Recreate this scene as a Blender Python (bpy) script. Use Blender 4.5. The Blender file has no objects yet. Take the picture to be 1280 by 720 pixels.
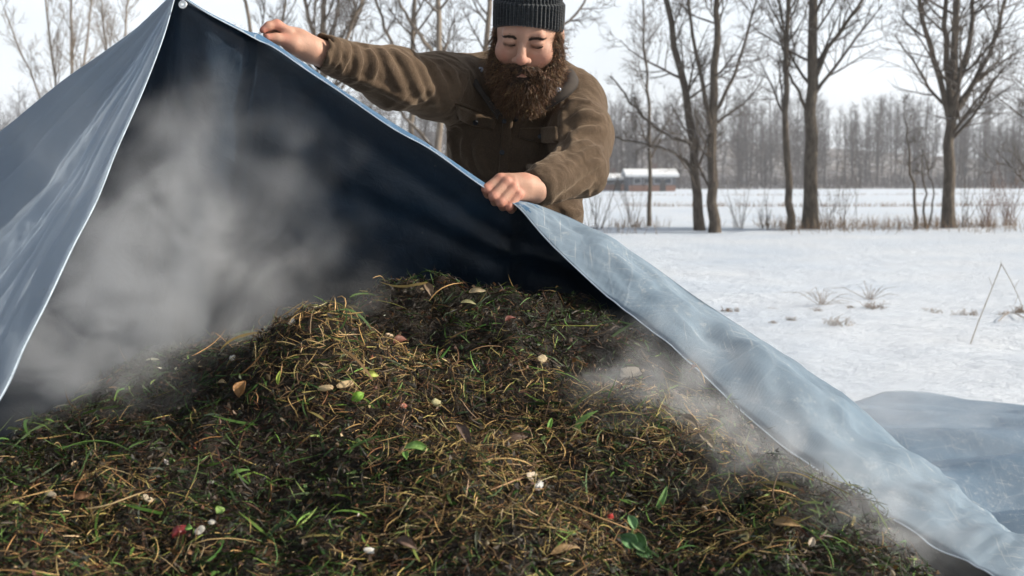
import bpy, math, random, time
import numpy as np
T0 = time.time()
rng = np.random.default_rng(7)
random.seed(7)
PI = math.pi
scene = bpy.context.scene
COL = scene.collection

# ------------------------------------------------------------------ camera geometry
FPX, CX, CY, CAMZ = 1400.0, 640.0, 360.0, 1.3
PITCH = math.atan((360 - 228) / FPX)
CP, SP = math.cos(PITCH), math.sin(PITCH)
def P(px, py, y):
    """world point seen at picture position (px,py) when it stands y metres ahead of the camera"""
    a = (px - CX) / FPX; b = -(py - CY) / FPX
    d = np.array([a, CP + b * SP, -SP + b * CP])
    return np.array([0, 0, CAMZ]) + d * (y / d[1])
def PP(lst): return np.array([P(*q) for q in lst])
def raydir(px, py):
    a = (px - CX) / FPX; b = -(py - CY) / FPX
    d = np.array([a, CP + b * SP, -SP + b * CP]); return d / np.linalg.norm(d)

# ------------------------------------------------------------------ noise
def _h(i, j, k, s):
    n = (i * 374761393 + j * 668265263 + k * 2147483647 + s * 1274126177) & 0xffffffff
    n = ((n ^ (n >> 13)) * 1274126177) & 0xffffffff
    n = n ^ (n >> 16)
    return (n & 0xffff) / 32767.5 - 1.0
def vnoise(p, s=0):
    p = np.asarray(p, float); q = np.floor(p).astype(np.int64); f = p - q; f = f * f * (3 - 2 * f)
    r = 0
    for dx in (0, 1):
        for dy in (0, 1):
            for dz in (0, 1):
                w = (f[:, 0] if dx else 1 - f[:, 0]) * (f[:, 1] if dy else 1 - f[:, 1]) * (f[:, 2] if dz else 1 - f[:, 2])
                r = r + w * _h(q[:, 0] + dx, q[:, 1] + dy, q[:, 2] + dz, s)
    return r
def fbm(p, o=4, s=0, g=.5):
    p = np.asarray(p, float); r = 0; a = 1
    for i in range(o):
        r = r + a * vnoise(p * 2 ** i + 13.7 * i, s + i); a *= g
    return r
def sstep(a, b, x):
    t = np.clip((x - a) / (b - a), 0, 1); return t * t * (3 - 2 * t)
def crom(pts, n):
    """catmull-rom resample of control rows to n rows"""
    p = np.asarray(pts, float); m = len(p)
    t = np.linspace(0, m - 1 - 1e-9, n); i = t.astype(int); f = (t - i)[:, None]
    g = lambda k: p[np.clip(k, 0, m - 1)]
    p0, p1, p2, p3 = g(i - 1), g(i), g(i + 1), g(i + 2)
    p0 = np.where((i == 0)[:, None], 2 * p1 - p2, p0)
    p3 = np.where((i + 2 > m - 1)[:, None], 2 * p2 - p1, p3)
    return .5 * ((2 * p1) + (-p0 + p2) * f + (2 * p0 - 5 * p1 + 4 * p2 - p3) * f * f + (-p0 + 3 * p1 - 3 * p2 + p3) * f ** 3)

def gz(x, y):
    x = np.asarray(x, float); y = np.asarray(y, float); q = np.stack([x.ravel(), y.ravel(), 0 * x.ravel()], -1)
    r = np.hypot(x, y).ravel(); f = np.clip(1 - r / 60, 0, 1)
    z = .035 * fbm(q * np.array([.5, 1.3, 1]), 3, 60) * f + .024 * fbm(q * np.array([1.8, 4.5, 1]), 4, 61) * sstep(40, 8, r)
    z = z + .10 * vnoise(q * .06, 62) * sstep(12, 40, y.ravel())
    z = z + .10 * np.exp(-((y.ravel() - 30.5) / 2.2) ** 2) + .25 * vnoise(q * .015, 66) * sstep(60, 150, y.ravel())
    near = np.exp(-((x.ravel() - 0) / 3.) ** 2 - ((y.ravel() - 2.5) / 3.) ** 2)
    return (z * (1 - .8 * near) - .015 * near).reshape(x.shape)
# ------------------------------------------------------------------ mesh building
def mesh(name, V, F, mat=None, parent=None, smooth=True, cols=None, mi=None, mats=None):
    """F: (n,3) / (n,4) array or list of such arrays"""
    V = np.asarray(V, np.float32)
    Fs = F if isinstance(F, list) else [F]
    Fs = [np.asarray(f, np.int32) for f in Fs if len(f)]
    me = bpy.data.meshes.new(name)
    me.vertices.add(len(V)); me.vertices.foreach_set('co', V.ravel())
    nl = sum(f.size for f in Fs); npoly = sum(len(f) for f in Fs)
    me.loops.add(nl); me.polygons.add(npoly)
    me.loops.foreach_set('vertex_index', np.concatenate([f.ravel() for f in Fs]))
    tot = np.concatenate([np.full(len(f), f.shape[1], np.int32) for f in Fs])
    st = np.concatenate([[0], np.cumsum(tot)[:-1]]).astype(np.int32)
    me.polygons.foreach_set('loop_start', st)
    me.polygons.foreach_set('loop_total', tot)
    if mi is not None: me.polygons.foreach_set('material_index', np.asarray(mi, np.int32))
    me.polygons.foreach_set('use_smooth', np.full(npoly, smooth, bool))
    me.update(calc_edges=True); me.validate()
    for m in (mats or ([mat] if mat else [])): me.materials.append(m)
    if cols is not None:
        ca = me.color_attributes.new('col', 'FLOAT_COLOR', 'POINT')
        c4 = np.ones((len(V), 4), np.float32); c4[:, :3] = cols
        ca.data.foreach_set('color', c4.ravel())
    o = bpy.data.objects.new(name, me); COL.objects.link(o)
    if parent is not None: o.parent = parent
    return o
def tag(o, label=None, cat=None, group=None, kind=None):
    if label: o['label'] = label
    if cat: o['category'] = cat
    if group: o['group'] = group
    if kind: o['kind'] = kind
    return o
def empty(name, loc=(0, 0, 0)):
    o = bpy.data.objects.new(name, None); COL.objects.link(o); o.location = loc; o.empty_display_size = .1; return o
def keep(o, root):
    """parent o to root keeping its world place (root only translated)"""
    o.parent = root
    loc = root.location
    me = o.data
    n = len(me.vertices); a = np.empty(n * 3, np.float32); me.vertices.foreach_get('co', a)
    a = a.reshape(-1, 3) - np.array(loc, np.float32); me.vertices.foreach_set('co', a.ravel()); me.update(); return o
def recenter(o, c):
    """move a mesh object's origin to c"""
    me = o.data; n = len(me.vertices); a = np.empty(n * 3, np.float32); me.vertices.foreach_get('co', a)
    a = a.reshape(-1, 3) - np.array(c, np.float32); me.vertices.foreach_set('co', a.ravel()); me.update(); o.location = c; return o
def gridF(nu, nv, wrap=False, off=0):
    i = np.arange(nu if wrap else nu - 1); j = np.arange(nv - 1)
    I, J = np.meshgrid(i, j, indexing='ij'); I2 = (I + 1) % nu
    return off + np.stack([I * nv + J, I2 * nv + J, I2 * nv + J + 1, I * nv + J + 1], -1).reshape(-1, 4)
def normals_grid(G):
    du = np.gradient(G, axis=0); dv = np.gradient(G, axis=1)
    n = np.cross(du, dv); return n / (np.linalg.norm(n, axis=-1, keepdims=True) + 1e-12)
def sheet(name, G, th, mats, parent=None, flip=False, drop=None):
    """a cloth with two faces: G (nu,nv,3); mats = (front, back)"""
    nu, nv = G.shape[:2]; N = normals_grid(G) * (-1 if flip else 1)
    A = (G + N * th / 2).reshape(-1, 3); B = (G - N * th / 2).reshape(-1, 3)
    F1 = gridF(nu, nv)
    if drop is not None:
        cen = A[F1].mean(1); kp = ~drop(cen); F1 = F1[kp]
    F2 = F1[:, ::-1] + nu * nv
    if flip: F1, F2 = F1[:, ::-1], F2[:, ::-1]
    ed = []
    def rim(ix):
        ix = np.asarray(ix); return np.stack([ix[:-1], ix[:-1] + nu * nv, ix[1:] + nu * nv, ix[1:]], -1)
    r = [rim(np.arange(nv)), rim(np.arange(nv) + (nu - 1) * nv), rim(np.arange(nu) * nv), rim(np.arange(nu) * nv + nv - 1)]
    E = np.concatenate(r)
    mi = np.concatenate([np.zeros(len(F1)), np.ones(len(F2)), np.zeros(len(E))])
    return mesh(name, np.concatenate([A, B]), np.concatenate([F1, F2, E]), parent=parent, mats=list(mats), mi=mi)
def tubes(pl, rad, sides=5):
    """pl (M,n,3), rad (M,n) -> V,F"""
    M, n = pl.shape[:2]
    t = np.gradient(pl, axis=1); t /= np.linalg.norm(t, axis=-1, keepdims=True) + 1e-12
    ref = np.where(np.abs(t[:, :1, 2:3]) > .9, np.array([1., 0, 0]), np.array([0, 0, 1.]))
    ref = np.repeat(ref, n, 1)
    u = np.cross(t, ref); u /= np.linalg.norm(u, axis=-1, keepdims=True) + 1e-12; v = np.cross(t, u)
    an = np.arange(sides) * 2 * PI / sides
    V = pl[:, :, None] + rad[:, :, None, None] * (np.cos(an)[:, None] * u[:, :, None] + np.sin(an)[:, None] * v[:, :, None])
    i = np.arange(n - 1)[:, None]; j = np.arange(sides)[None]; j2 = (j + 1) % sides
    f = np.stack([i * sides + j + 0 * j2, i * sides + j2, (i + 1) * sides + j2, (i + 1) * sides + j + 0 * j2], -1).reshape(-1, 4)
    F = (np.arange(M) * n * sides)[:, None, None] + f[None]
    return V.reshape(-1, 3), F.reshape(-1, 4)
def ribbons(pl, wid, side):
    """pl (M,n,3), wid (M,n), side (M,3) -> V,F"""
    M, n = pl.shape[:2]
    V = np.stack([pl - side[:, None] * wid[..., None] / 2, pl + side[:, None] * wid[..., None] / 2], 2)
    i = np.arange(n - 1)
    f = np.stack([2 * i, 2 * i + 1, 2 * i + 3, 2 * i + 2], -1)
    F = (np.arange(M) * n * 2)[:, None, None] + f[None]
    return V.reshape(-1, 3), F.reshape(-1, 4)
def join(parts):
    Vs, Fs, o = [], [], 0
    for V, F in parts:
        Vs.append(V); Fs.append(np.asarray(F) + o); o += len(V)
    return np.concatenate(Vs), (np.concatenate(Fs) if len({f.shape[1] for f in Fs}) == 1 else Fs)
def box(c, s, R=None):
    v = np.array([[x, y, z] for x in (-.5, .5) for y in (-.5, .5) for z in (-.5, .5)]) * np.array(s)
    if R is not None: v = v @ np.asarray(R).T
    f = [[0, 1, 3, 2], [4, 6, 7, 5], [0, 4, 5, 1], [2, 3, 7, 6], [0, 2, 6, 4], [1, 5, 7, 3]]
    return v + np.array(c), np.array(f)

# ------------------------------------------------------------------ materials
class NT:
    def __init__(s, name):
        s.m = bpy.data.materials.new(name); s.m.use_nodes = True; s.t = s.m.node_tree; s.n = s.t.nodes; s.l = s.t.links
        s.b = s.n['Principled BSDF']; s.out = s.n['Material Output']
    def new(s, t, **k):
        n = s.n.new(t)
        for a, v in k.items():
            if hasattr(n, a): setattr(n, a, v)
            else: n.inputs[a].default_value = v
        return n
    def link(s, a, b): s.l.new(a, b)
    def noise(s, scale, detail=4, rough=.5, vec=None, dist=0):
        n = s.new('ShaderNodeTexNoise'); n.inputs['Scale'].default_value = scale; n.inputs['Detail'].default_value = detail
        n.inputs['Roughness'].default_value = rough; n.inputs['Distortion'].default_value = dist
        if vec is not None: s.link(vec, n.inputs['Vector'])
        return n
    def coord(s, kind='Object', scale=None, rot=None):
        c = s.new('ShaderNodeTexCoord').outputs[kind]
        if scale or rot:
            m = s.new('ShaderNodeMapping'); s.link(c, m.inputs[0])
            if scale: m.inputs['Scale'].default_value = scale
            if rot: m.inputs['Rotation'].default_value = rot
            return m.outputs[0]
        return c
    def ramp(s, fac, stops):
        r = s.new('ShaderNodeValToRGB'); s.link(fac, r.inputs[0]); e = r.color_ramp.elements
        while len(e) < len(stops): e.new(.5)
        for q, (p, c) in zip(e, stops):
            q.position = p; q.color = (*c, 1) if hasattr(c, '__len__') else (c, c, c, 1)
        return r.outputs[0]
    def mix(s, f, a, b, mode='MIX'):
        m = s.new('ShaderNodeMix', data_type='RGBA', blend_type=mode)
        for sock, v in ((m.inputs[0], f), (m.inputs[6], a), (m.inputs[7], b)):
            if hasattr(v, 'links'): s.link(v, sock)
            elif hasattr(v, '__len__'): sock.default_value = (*v, 1)
            else: sock.default_value = v
        return m.outputs[2]
    def math(s, op, a, b=0., c=0., clamp=False):
        m = s.new('ShaderNodeMath', operation=op, use_clamp=clamp)
        for i, v in enumerate((a, b, c)):
            if hasattr(v, 'links'): s.link(v, m.inputs[i])
            else: m.inputs[i].default_value = v
        return m.outputs[0]
    def bump(s, h, strength=.3, dist=.01, nrm=None):
        b = s.new('ShaderNodeBump'); b.inputs['Strength'].default_value = strength; b.inputs['Distance'].default_value = dist
        s.link(h, b.inputs['Height'])
        if nrm is not None: s.link(nrm, b.inputs['Normal'])
        s.link(b.outputs[0], s.b.inputs['Normal']); return b.outputs[0]
    def base(s, c):
        if hasattr(c, 'links'): s.link(c, s.b.inputs['Base Color'])
        else: s.b.inputs['Base Color'].default_value = (*c, 1)
    def rough(s, v):
        if hasattr(v, 'links'): s.link(v, s.b.inputs['Roughness'])
        else: s.b.inputs['Roughness'].default_value = v
    def set(s, **k):
        for a, v in k.items(): s.b.inputs[a.replace('_', ' ')].default_value = v
def simple(name, c, r=.7, **k):
    t = NT(name); n = t.noise(40, 4, .6, t.coord()); t.base(t.mix(t.ramp(n.outputs[0], [(.3, 0.), (.7, 1.)]), tuple(x * .75 for x in c), tuple(min(1, x * 1.2) for x in c)))
    t.rough(r)
    for a, v in k.items(): t.b.inputs[a.replace('_', ' ')].default_value = v
    return t.m

def mat_tarp_outer(name='tarp_outer', light=(.52, .60, .67), mid=(.25, .34, .43), deep=(.10, .17, .26), trans=.25):
    t = NT(name); c = t.coord()
    big = t.noise(1.6, 3, .5, c, .3); fine = t.noise(9, 8, .7, c, 1)
    col = t.mix(t.ramp(big.outputs[0], [(.30, 0.), (.75, 1.)]), mid, light)
    # straight fine scratches, scuffed patches
    def scr(sc_, rot, lo):
        n = t.noise(1, 3, .6, t.coord('Object', sc_, rot)); return t.ramp(n.outputs[0], [(lo, 0.), (lo + .07, 1.)])
    patch = t.ramp(fine.outputs[0], [(.50, 0.), (.68, 1.)])
    s = t.math('MULTIPLY', t.math('MAXIMUM', scr((150, 5, 9), (.2, .5, .5), .62), scr((7, 160, 9), (.9, -.3, .3), .62)), t.ramp(t.noise(4, 4, .6, c).outputs[0], [(.45, 0.), (.6, 1.)]))
    col = t.mix(t.math('MULTIPLY', s, .42), col, (.66, .66, .64))
    col = t.mix(t.math('MULTIPLY', t.math('MULTIPLY', patch, t.ramp(t.noise(70, 4, .8, c).outputs[0], [(.50, 0.), (.62, 1.)])), .45), col, (.70, .70, .68))
    dk = t.ramp(t.noise(3.1, 6, .7, c, .3).outputs[0], [(.54, 0.), (.76, 1.)])
    col = t.mix(t.math('MULTIPLY', dk, .3), col, deep)
    def crease(scale, wid):     # pressed fold lines
        vr = t.new('ShaderNodeTexVoronoi', feature='DISTANCE_TO_EDGE'); vr.inputs['Scale'].default_value = scale; t.link(c, vr.inputs['Vector'])
        return t.math('SUBTRACT', 1., t.math('DIVIDE', vr.outputs['Distance'], wid), clamp=True), vr
    c1, _ = crease(2.6, .010); c2, _ = crease(7.5, .03)
    vc = t.new('ShaderNodeTexVoronoi', feature='F1'); vc.inputs['Scale'].default_value = 8.5; t.link(c, vc.inputs['Vector'])
    col = t.mix(t.math('ADD', t.math('MULTIPLY', c1, .08), t.math('MULTIPLY', c2, .05)), col, (.72, .75, .78))
    dirt = t.ramp(t.noise(55, 4, .7, c).outputs[0], [(.66, 0.), (.76, 1.)])
    col = t.mix(t.math('MULTIPLY', dirt, .45), col, (.20, .15, .10))
    t.base(col); t.rough(t.math('ADD', .56, t.math('MULTIPLY', big.outputs[0], .2)))
    w = t.new('ShaderNodeTexWave', wave_type='BANDS', bands_direction='X'); w.inputs['Scale'].default_value = 130; w.inputs['Distortion'].default_value = .4
    t.link(c, w.inputs[0])
    h = t.math('ADD', t.math('ADD', t.math('MULTIPLY', w.outputs[1], .05), t.math('MULTIPLY', t.noise(28, 5, .6, c, .2).outputs[0], .22)), t.math('ADD', t.math('MULTIPLY', t.noise(6, 3, .5, c, .2).outputs[0], .9), t.math('ADD', t.math('MULTIPLY', c1, .06), t.math('ADD', t.math('MULTIPLY', c2, .04), t.math('MULTIPLY', vc.outputs['Distance'], .35)))))
    t.bump(h, .5, .014)
    t.set(Specular_IOR_Level=.22)
    # thin cloth lets some light through
    tr = t.new('ShaderNodeBsdfTranslucent'); t.link(t.mix(.45, col, (.85, .88, .92)), tr.inputs[0])
    ms = t.new('ShaderNodeMixShader'); ms.inputs[0].default_value = trans
    t.link(t.b.outputs[0], ms.inputs[1]); t.link(tr.outputs[0], ms.inputs[2]); t.link(ms.outputs[0], t.out.inputs[0])
    return t.m
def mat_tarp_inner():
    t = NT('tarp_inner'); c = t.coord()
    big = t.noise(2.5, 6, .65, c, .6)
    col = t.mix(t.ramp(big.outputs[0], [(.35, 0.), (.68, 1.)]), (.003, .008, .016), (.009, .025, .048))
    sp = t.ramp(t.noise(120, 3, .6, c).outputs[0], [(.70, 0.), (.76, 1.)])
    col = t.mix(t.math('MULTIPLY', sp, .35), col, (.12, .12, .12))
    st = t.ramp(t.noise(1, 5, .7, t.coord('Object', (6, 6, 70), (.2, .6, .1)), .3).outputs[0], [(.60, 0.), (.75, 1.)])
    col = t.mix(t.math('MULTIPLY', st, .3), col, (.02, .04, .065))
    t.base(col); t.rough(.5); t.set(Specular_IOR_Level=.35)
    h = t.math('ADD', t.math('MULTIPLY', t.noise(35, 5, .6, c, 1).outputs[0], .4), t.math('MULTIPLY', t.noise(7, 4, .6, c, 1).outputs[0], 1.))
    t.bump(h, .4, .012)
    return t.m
M_OUT = mat_tarp_outer('tarp_outer', (.25, .31, .37), (.15, .22, .29), (.07, .13, .20), .12)
M_HEM = mat_tarp_outer('tarp_hem', (.08, .17, .29), (.05, .12, .21), (.02, .06, .11), .1)
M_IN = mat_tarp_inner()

# ================================================================== TARP
UP = PP([(222, -12, 2.20), (262, 14, 2.23), (302, 33, 2.30), (326, 37, 2.33), (352, 56, 2.34), (384, 76, 2.34), (425, 107, 2.35), (490, 147, 2.37),
         (540, 180, 2.39), (604, 222, 2.41), (640, 246, 2.42), (676, 258, 2.43), (726, 279, 2.43), (800, 322, 2.42), (870, 372, 2.38), (943, 420, 2.32),
         (1053, 494, 2.21), (1139, 567, 2.11), (1212, 634, 2.02), (1262, 676, 1.97), (1330, 712, 1.93), (1460, 780, 1.88)])
LO = PP([(224, -6, 2.185), (260, 17, 2.20), (300, 38, 2.24), (322, 50, 2.265), (345, 61, 2.28), (387, 90, 2.30), (425, 115, 2.32), (490, 160, 2.34),
         (540, 188, 2.36), (600, 231, 2.38), (634, 250, 2.385), (650, 262, 2.37), (690, 308, 2.31), (745, 357, 2.25), (800, 401, 2.18), (882, 472, 2.06),
         (962, 543, 1.94), (1040, 600, 1.84), (1110, 642, 1.76), (1188, 695, 1.68), (1250, 728, 1.62), (1340, 790, 1.55)])
LFT = PP([(-330, 390, 2.95), (-200, 300, 2.9), (-90, 226, 2.82), (0, 165, 2.72), (42, 131, 2.62), (83, 98, 2.52), (125, 69, 2.42), (179, 29, 2.29), (219, -11, 2.20)])
EDG = PP([(-260, 820, 1.16), (-150, 690, 1.26), (-60, 580, 1.36), (0, 497, 1.46), (30, 433, 1.55), (61, 372, 1.65), (90, 310, 1.75), (121, 250, 1.85), (146, 187, 1.95), (179, 112, 2.06), (204, 46, 2.14), (220, -10, 2.195)])
tarp = empty('tarp', (0.2, 2.5, 0)); tag(tarp, 'large worn blue tarpaulin pulled up like a tent over the steaming compost heap', 'tarp')
nu = 240
U = crom(UP, nu); L = crom(LO, nu)
uu_ = np.linspace(0, 21, nu)[:, None]; k_ = np.where(uu_ < 2.5, .25, np.where(uu_ < 10.5, .48, 1.0)); k_ = np.convolve(k_[:, 0], np.ones(9) / 9, 'same')[:, None]; k_[:6] = .25; k_[-6:] = 1; U = L + (U - L) * k_
# wavy free edge
s_ = np.linspace(0, 1, nu)
wob = fbm(np.stack([s_ * 26, s_ * 0, s_ * 0], -1), 3, 3) * .006 * sstep(.45, .7, s_)
L = L + np.stack([wob * .3, wob * .5, wob], -1)
nv = 26
v = np.linspace(0, 1, nv)
G = L[:, None] * (1 - v)[None, :, None] + U[:, None] * v[None, :, None]
wd = np.linalg.norm(U - L, axis=1)[:, None]
bul = np.sin(PI * v)[None] * wd * .10
q = np.stack(np.broadcast_arrays(s_[:, None] * 30, v[None] * 2.5, 0), -1).reshape(-1, 3)
wr = fbm(q, 4, 9).reshape(nu, nv) * wd * .06 + (.5 - np.abs(fbm(q * np.array([.8, 1.3, 1]), 3, 19))).reshape(nu, nv) * wd * .045
diag = np.sin(s_[:, None] * 60 + v[None] * 5) * wd * .012
G = G + (bul + (wr + diag) * np.sin(PI * v)[None] ** .5)[..., None] * np.array([.35, -.35, .85])
keep(sheet('folded_edge', G, .0025, (M_HEM, M_HEM), flip=False), tarp)
fe = COL.objects['folded_edge'] if 'folded_edge' in COL.objects else None
if fe:  # broad part of the fold is its own lighter cloth face
    me = fe.data; me.materials.clear(); me.materials.append(M_HEM); me.materials.append(M_OUT)
    mi = np.zeros(len(me.polygons), np.int32); F1n = (nu - 1) * (nv - 1)
    iu = np.arange(F1n) // (nv - 1); jv = np.arange(F1n) % (nv - 1)
    lim = .50 + .03 * np.sin(jv * .5) ; sel = (iu / nu) > lim
    mi[:F1n] = sel; mi[F1n:2 * F1n] = sel
    me.polygons.foreach_set('material_index', mi); me.update()
# light edge stitching rope along the free edge
Vt, Ft = tubes((L + np.array([0, -.002, 0]))[None], np.full((1, nu), .0013), 6)
m_cord = simple('edge_cord', (.42, .50, .58), .5)
keep(mesh('edge_cord', Vt, Ft, m_cord), tarp)
# inner lining wall behind the heap : from the raised edge down behind the heap
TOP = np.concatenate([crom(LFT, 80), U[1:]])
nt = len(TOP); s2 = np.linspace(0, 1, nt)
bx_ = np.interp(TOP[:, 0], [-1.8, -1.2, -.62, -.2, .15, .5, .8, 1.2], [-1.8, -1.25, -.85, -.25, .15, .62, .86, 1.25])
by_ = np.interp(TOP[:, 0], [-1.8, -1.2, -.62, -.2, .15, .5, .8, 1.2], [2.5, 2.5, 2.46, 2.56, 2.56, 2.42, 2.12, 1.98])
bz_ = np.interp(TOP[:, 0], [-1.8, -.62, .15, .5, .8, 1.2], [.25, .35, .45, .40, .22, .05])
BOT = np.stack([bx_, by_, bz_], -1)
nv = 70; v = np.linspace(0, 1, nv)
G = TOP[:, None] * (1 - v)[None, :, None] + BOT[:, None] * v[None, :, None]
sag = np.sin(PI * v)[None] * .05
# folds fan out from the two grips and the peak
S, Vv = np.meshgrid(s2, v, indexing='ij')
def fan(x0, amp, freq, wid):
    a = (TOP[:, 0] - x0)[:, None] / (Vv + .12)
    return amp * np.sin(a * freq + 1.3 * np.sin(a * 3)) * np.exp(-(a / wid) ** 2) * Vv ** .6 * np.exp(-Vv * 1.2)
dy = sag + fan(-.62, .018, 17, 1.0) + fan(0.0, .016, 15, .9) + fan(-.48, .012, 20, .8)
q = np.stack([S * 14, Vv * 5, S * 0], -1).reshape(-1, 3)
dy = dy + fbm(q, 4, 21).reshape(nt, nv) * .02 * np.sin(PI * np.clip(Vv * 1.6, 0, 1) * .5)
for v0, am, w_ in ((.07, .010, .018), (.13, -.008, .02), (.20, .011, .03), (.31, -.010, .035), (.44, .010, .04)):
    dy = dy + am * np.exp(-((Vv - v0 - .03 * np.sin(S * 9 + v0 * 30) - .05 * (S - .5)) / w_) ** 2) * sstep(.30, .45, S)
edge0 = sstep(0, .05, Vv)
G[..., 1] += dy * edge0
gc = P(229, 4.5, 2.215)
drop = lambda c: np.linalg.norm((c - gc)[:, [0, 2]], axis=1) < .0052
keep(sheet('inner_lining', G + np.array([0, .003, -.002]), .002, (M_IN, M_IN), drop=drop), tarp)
# left flap
nu2 = 150; A = crom(LFT, nu2); B = crom(EDG, nu2)
nv = 240; v = np.linspace(0, 1, nv)
G = A[:, None] * (1 - v)[None, :, None] + B[:, None] * v[None, :, None]
s3 = np.linspace(0, 1, nu2)[:, None]; V3 = v[None]
fall = (1 - s3) ** .8
ang = V3
n_ = np.array([-.6, -.5, .62])
dd = (.030 * np.sin(ang * 9 + 1) + .014 * np.sin(ang * 23 + 2 * s3) + .008 * np.sin(ang * 41 + 1.0 + 3 * s3)) * fall * np.sin(PI * V3) ** .6
q = np.stack(np.broadcast_arrays(s3 * 7, V3 * 8, 0), -1).reshape(-1, 3)
dd = dd + fbm(q, 4, 5).reshape(nu2, nv) * .012 * fall * np.sin(PI * V3) ** .6 - .03 * np.sin(PI * V3) * fall
for v0, am, wd_ in ((.12, .006, .010), (.23, -.007, .012), (.31, .005, .006), (.42, .009, .014), (.50, -.006, .008), (.58, .006, .007), (.69, .009, .012), (.77, -.006, .008), (.84, .006, .007), (.92, .005, .006)):
    dd = dd + am * np.exp(-((V3 + .03 * np.sin(s3 * 5 + v0 * 20) - v0) / wd_) ** 2) * sstep(0, .12, 1 - s3) * (1 - .5 * sstep(.4, 1, 1 - s3))
G = G + dd[..., None] * n_
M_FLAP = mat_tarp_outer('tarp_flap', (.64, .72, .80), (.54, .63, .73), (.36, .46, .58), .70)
keep(sheet('side_flap', G, .0025, (M_FLAP, M_FLAP)), tarp)
Vt, Ft = tubes((B + np.array([.001, -.002, 0]))[None], np.full((1, nu2), .0015), 6)
keep(mesh('edge_cord', Vt, Ft, m_cord), tarp)
# grommet
def ring(c, R, r, nrm, n=28, k=10, flat=.5):
    nrm = np.array(nrm, float); nrm /= np.linalg.norm(nrm)
    u = np.cross(nrm, [0, 0, 1.]); u /= np.linalg.norm(u); w = np.cross(u, nrm)
    a = np.arange(n) * 2 * PI / n; b = np.arange(k) * 2 * PI / k
    A_, B_ = np.meshgrid(a, b, indexing='ij')
    rad = R + r * np.cos(B_)
    V = np.array(c) + rad[..., None] * (np.cos(A_)[..., None] * u + np.sin(A_)[..., None] * w) + (r * flat * np.sin(B_))[..., None] * nrm
    i, j = np.meshgrid(np.arange(n), np.arange(k), indexing='ij'); i2 = (i + 1) % n; j2 = (j + 1) % k
    return V.reshape(-1, 3), np.stack([i * k + j, i2 * k + j, i2 * k + j2, i * k + j2], -1).reshape(-1, 4)
m_metal = simple('grommet_metal', (.80, .80, .78), .3, Metallic=.85)
keep(mesh('grommet', *ring(P(228.5, 5.5, 2.165), .0052, .0030, (0, -1, .1)), m_metal), tarp)
# outer slope from the ridge to the ground and the loose skirt on the snow
iU = np.arange(nu)[::2]; Uu = U[iU]; Uu = Uu[Uu[:, 0] > .02]
nn = len(Uu); nv = 60; v = np.linspace(0, 1, nv)
fx = np.interp(Uu[:, 0], [0, .4, .9, 1.4], [.55, .95, 1.25, 1.7]); fy = np.interp(Uu[:, 0], [0, .4, .9, 1.4], [2.62, 2.95, 2.75, 2.5])
FT = np.stack([fx, fy, np.full(nn, .05)], -1)
G = Uu[:, None] * (1 - v)[None, :, None] + FT[:, None] * v[None, :, None]
q = np.stack(np.broadcast_arrays(np.linspace(0, 9, nn)[:, None], v[None] * 3, 0), -1).reshape(-1, 3)
G[..., 1] += (np.sin(PI * np.minimum(1, v * 1.0)) * .10 + .03 * sstep(0, .15, v))[None]
G[..., 0] += fbm(q, 4, 31).reshape(nn, nv) * .02 * np.sin(PI * v)[None]
G = G + np.array([0.002, .004, -.003])
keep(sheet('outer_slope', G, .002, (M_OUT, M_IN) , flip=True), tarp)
# skirt lying on the snow
xs = np.linspace(.55, 4.2, 170); 
nv = 150
G = np.zeros((len(xs), nv, 3))
# far edge of the skirt in picture: (1060,500) (1160,503) (1240,512) (1280,520)
farY = np.interp(xs, [.5, 1.3, 2.3, 2.8, 3.4, 4.2], [5.3, 6.1, 6.8, 6.5, 6.0, 5.2])
nearY = np.interp(xs, [.5, 1.0, 1.5, 2.5, 4.2], [2.75, 2.6, 2.3, 2.3, 2.5])
for j, t_ in enumerate(np.linspace(0, 1, nv)):
    G[:, j, 0] = xs + .12 * t_; G[:, j, 1] = nearY * (1 - t_) + farY * t_
X, Y = G[..., 0], G[..., 1]
def skirtz(X, Y):
    q = np.stack([X * 1.1, Y * 2.8 + .35 * np.sin(X * 2.2), X * 0], -1).reshape(-1, 3)
    z = .045 + .05 * (fbm(q, 3, 77).reshape(X.shape))
    for yc, sl, amp, w in ((3.35, .18, .13, .10), (3.75, -.08, .10, .09), (4.15, .22, .19, .16), (4.95, -.05, .14, .14), (5.5, .02, .06, .12), (3.0, .1, .10, .09)):
        yy = yc + sl * (X - 2) + .07 * np.sin(X * 3.1 + yc * 5)
        d = (Y - yy); z = z + amp * np.where(d < 0, np.exp(-(d / w) ** 2), np.exp(-(d / (w * 2.2)) ** 2))
    q2 = np.stack([X * 4 + Y * 2, Y * 11, X * 0], -1).reshape(-1, 3)
    z = z + .010 * fbm(q2, 4, 78).reshape(X.shape) + .022 * (.6 - np.abs(fbm(q2 * np.array([.45, .55, 1]), 3, 79)).reshape(X.shape))
    return np.maximum(z, .02)
edgef = np.minimum(1, np.minimum(np.arange(nv)[None] / 6, (nv - 1 - np.arange(nv))[None] / 10))
G[..., 2] = np.maximum(skirtz(X, Y) * (.25 + .75 * edgef), gz(X, Y) + .012)
M_SK = mat_tarp_outer('tarp_skirt', (.22, .29, .37), (.11, .18, .26), (.05, .09, .15), .1)
keep(sheet('ground_skirt', G, .002, (M_SK, M_SK), flip=True), tarp)

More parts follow.
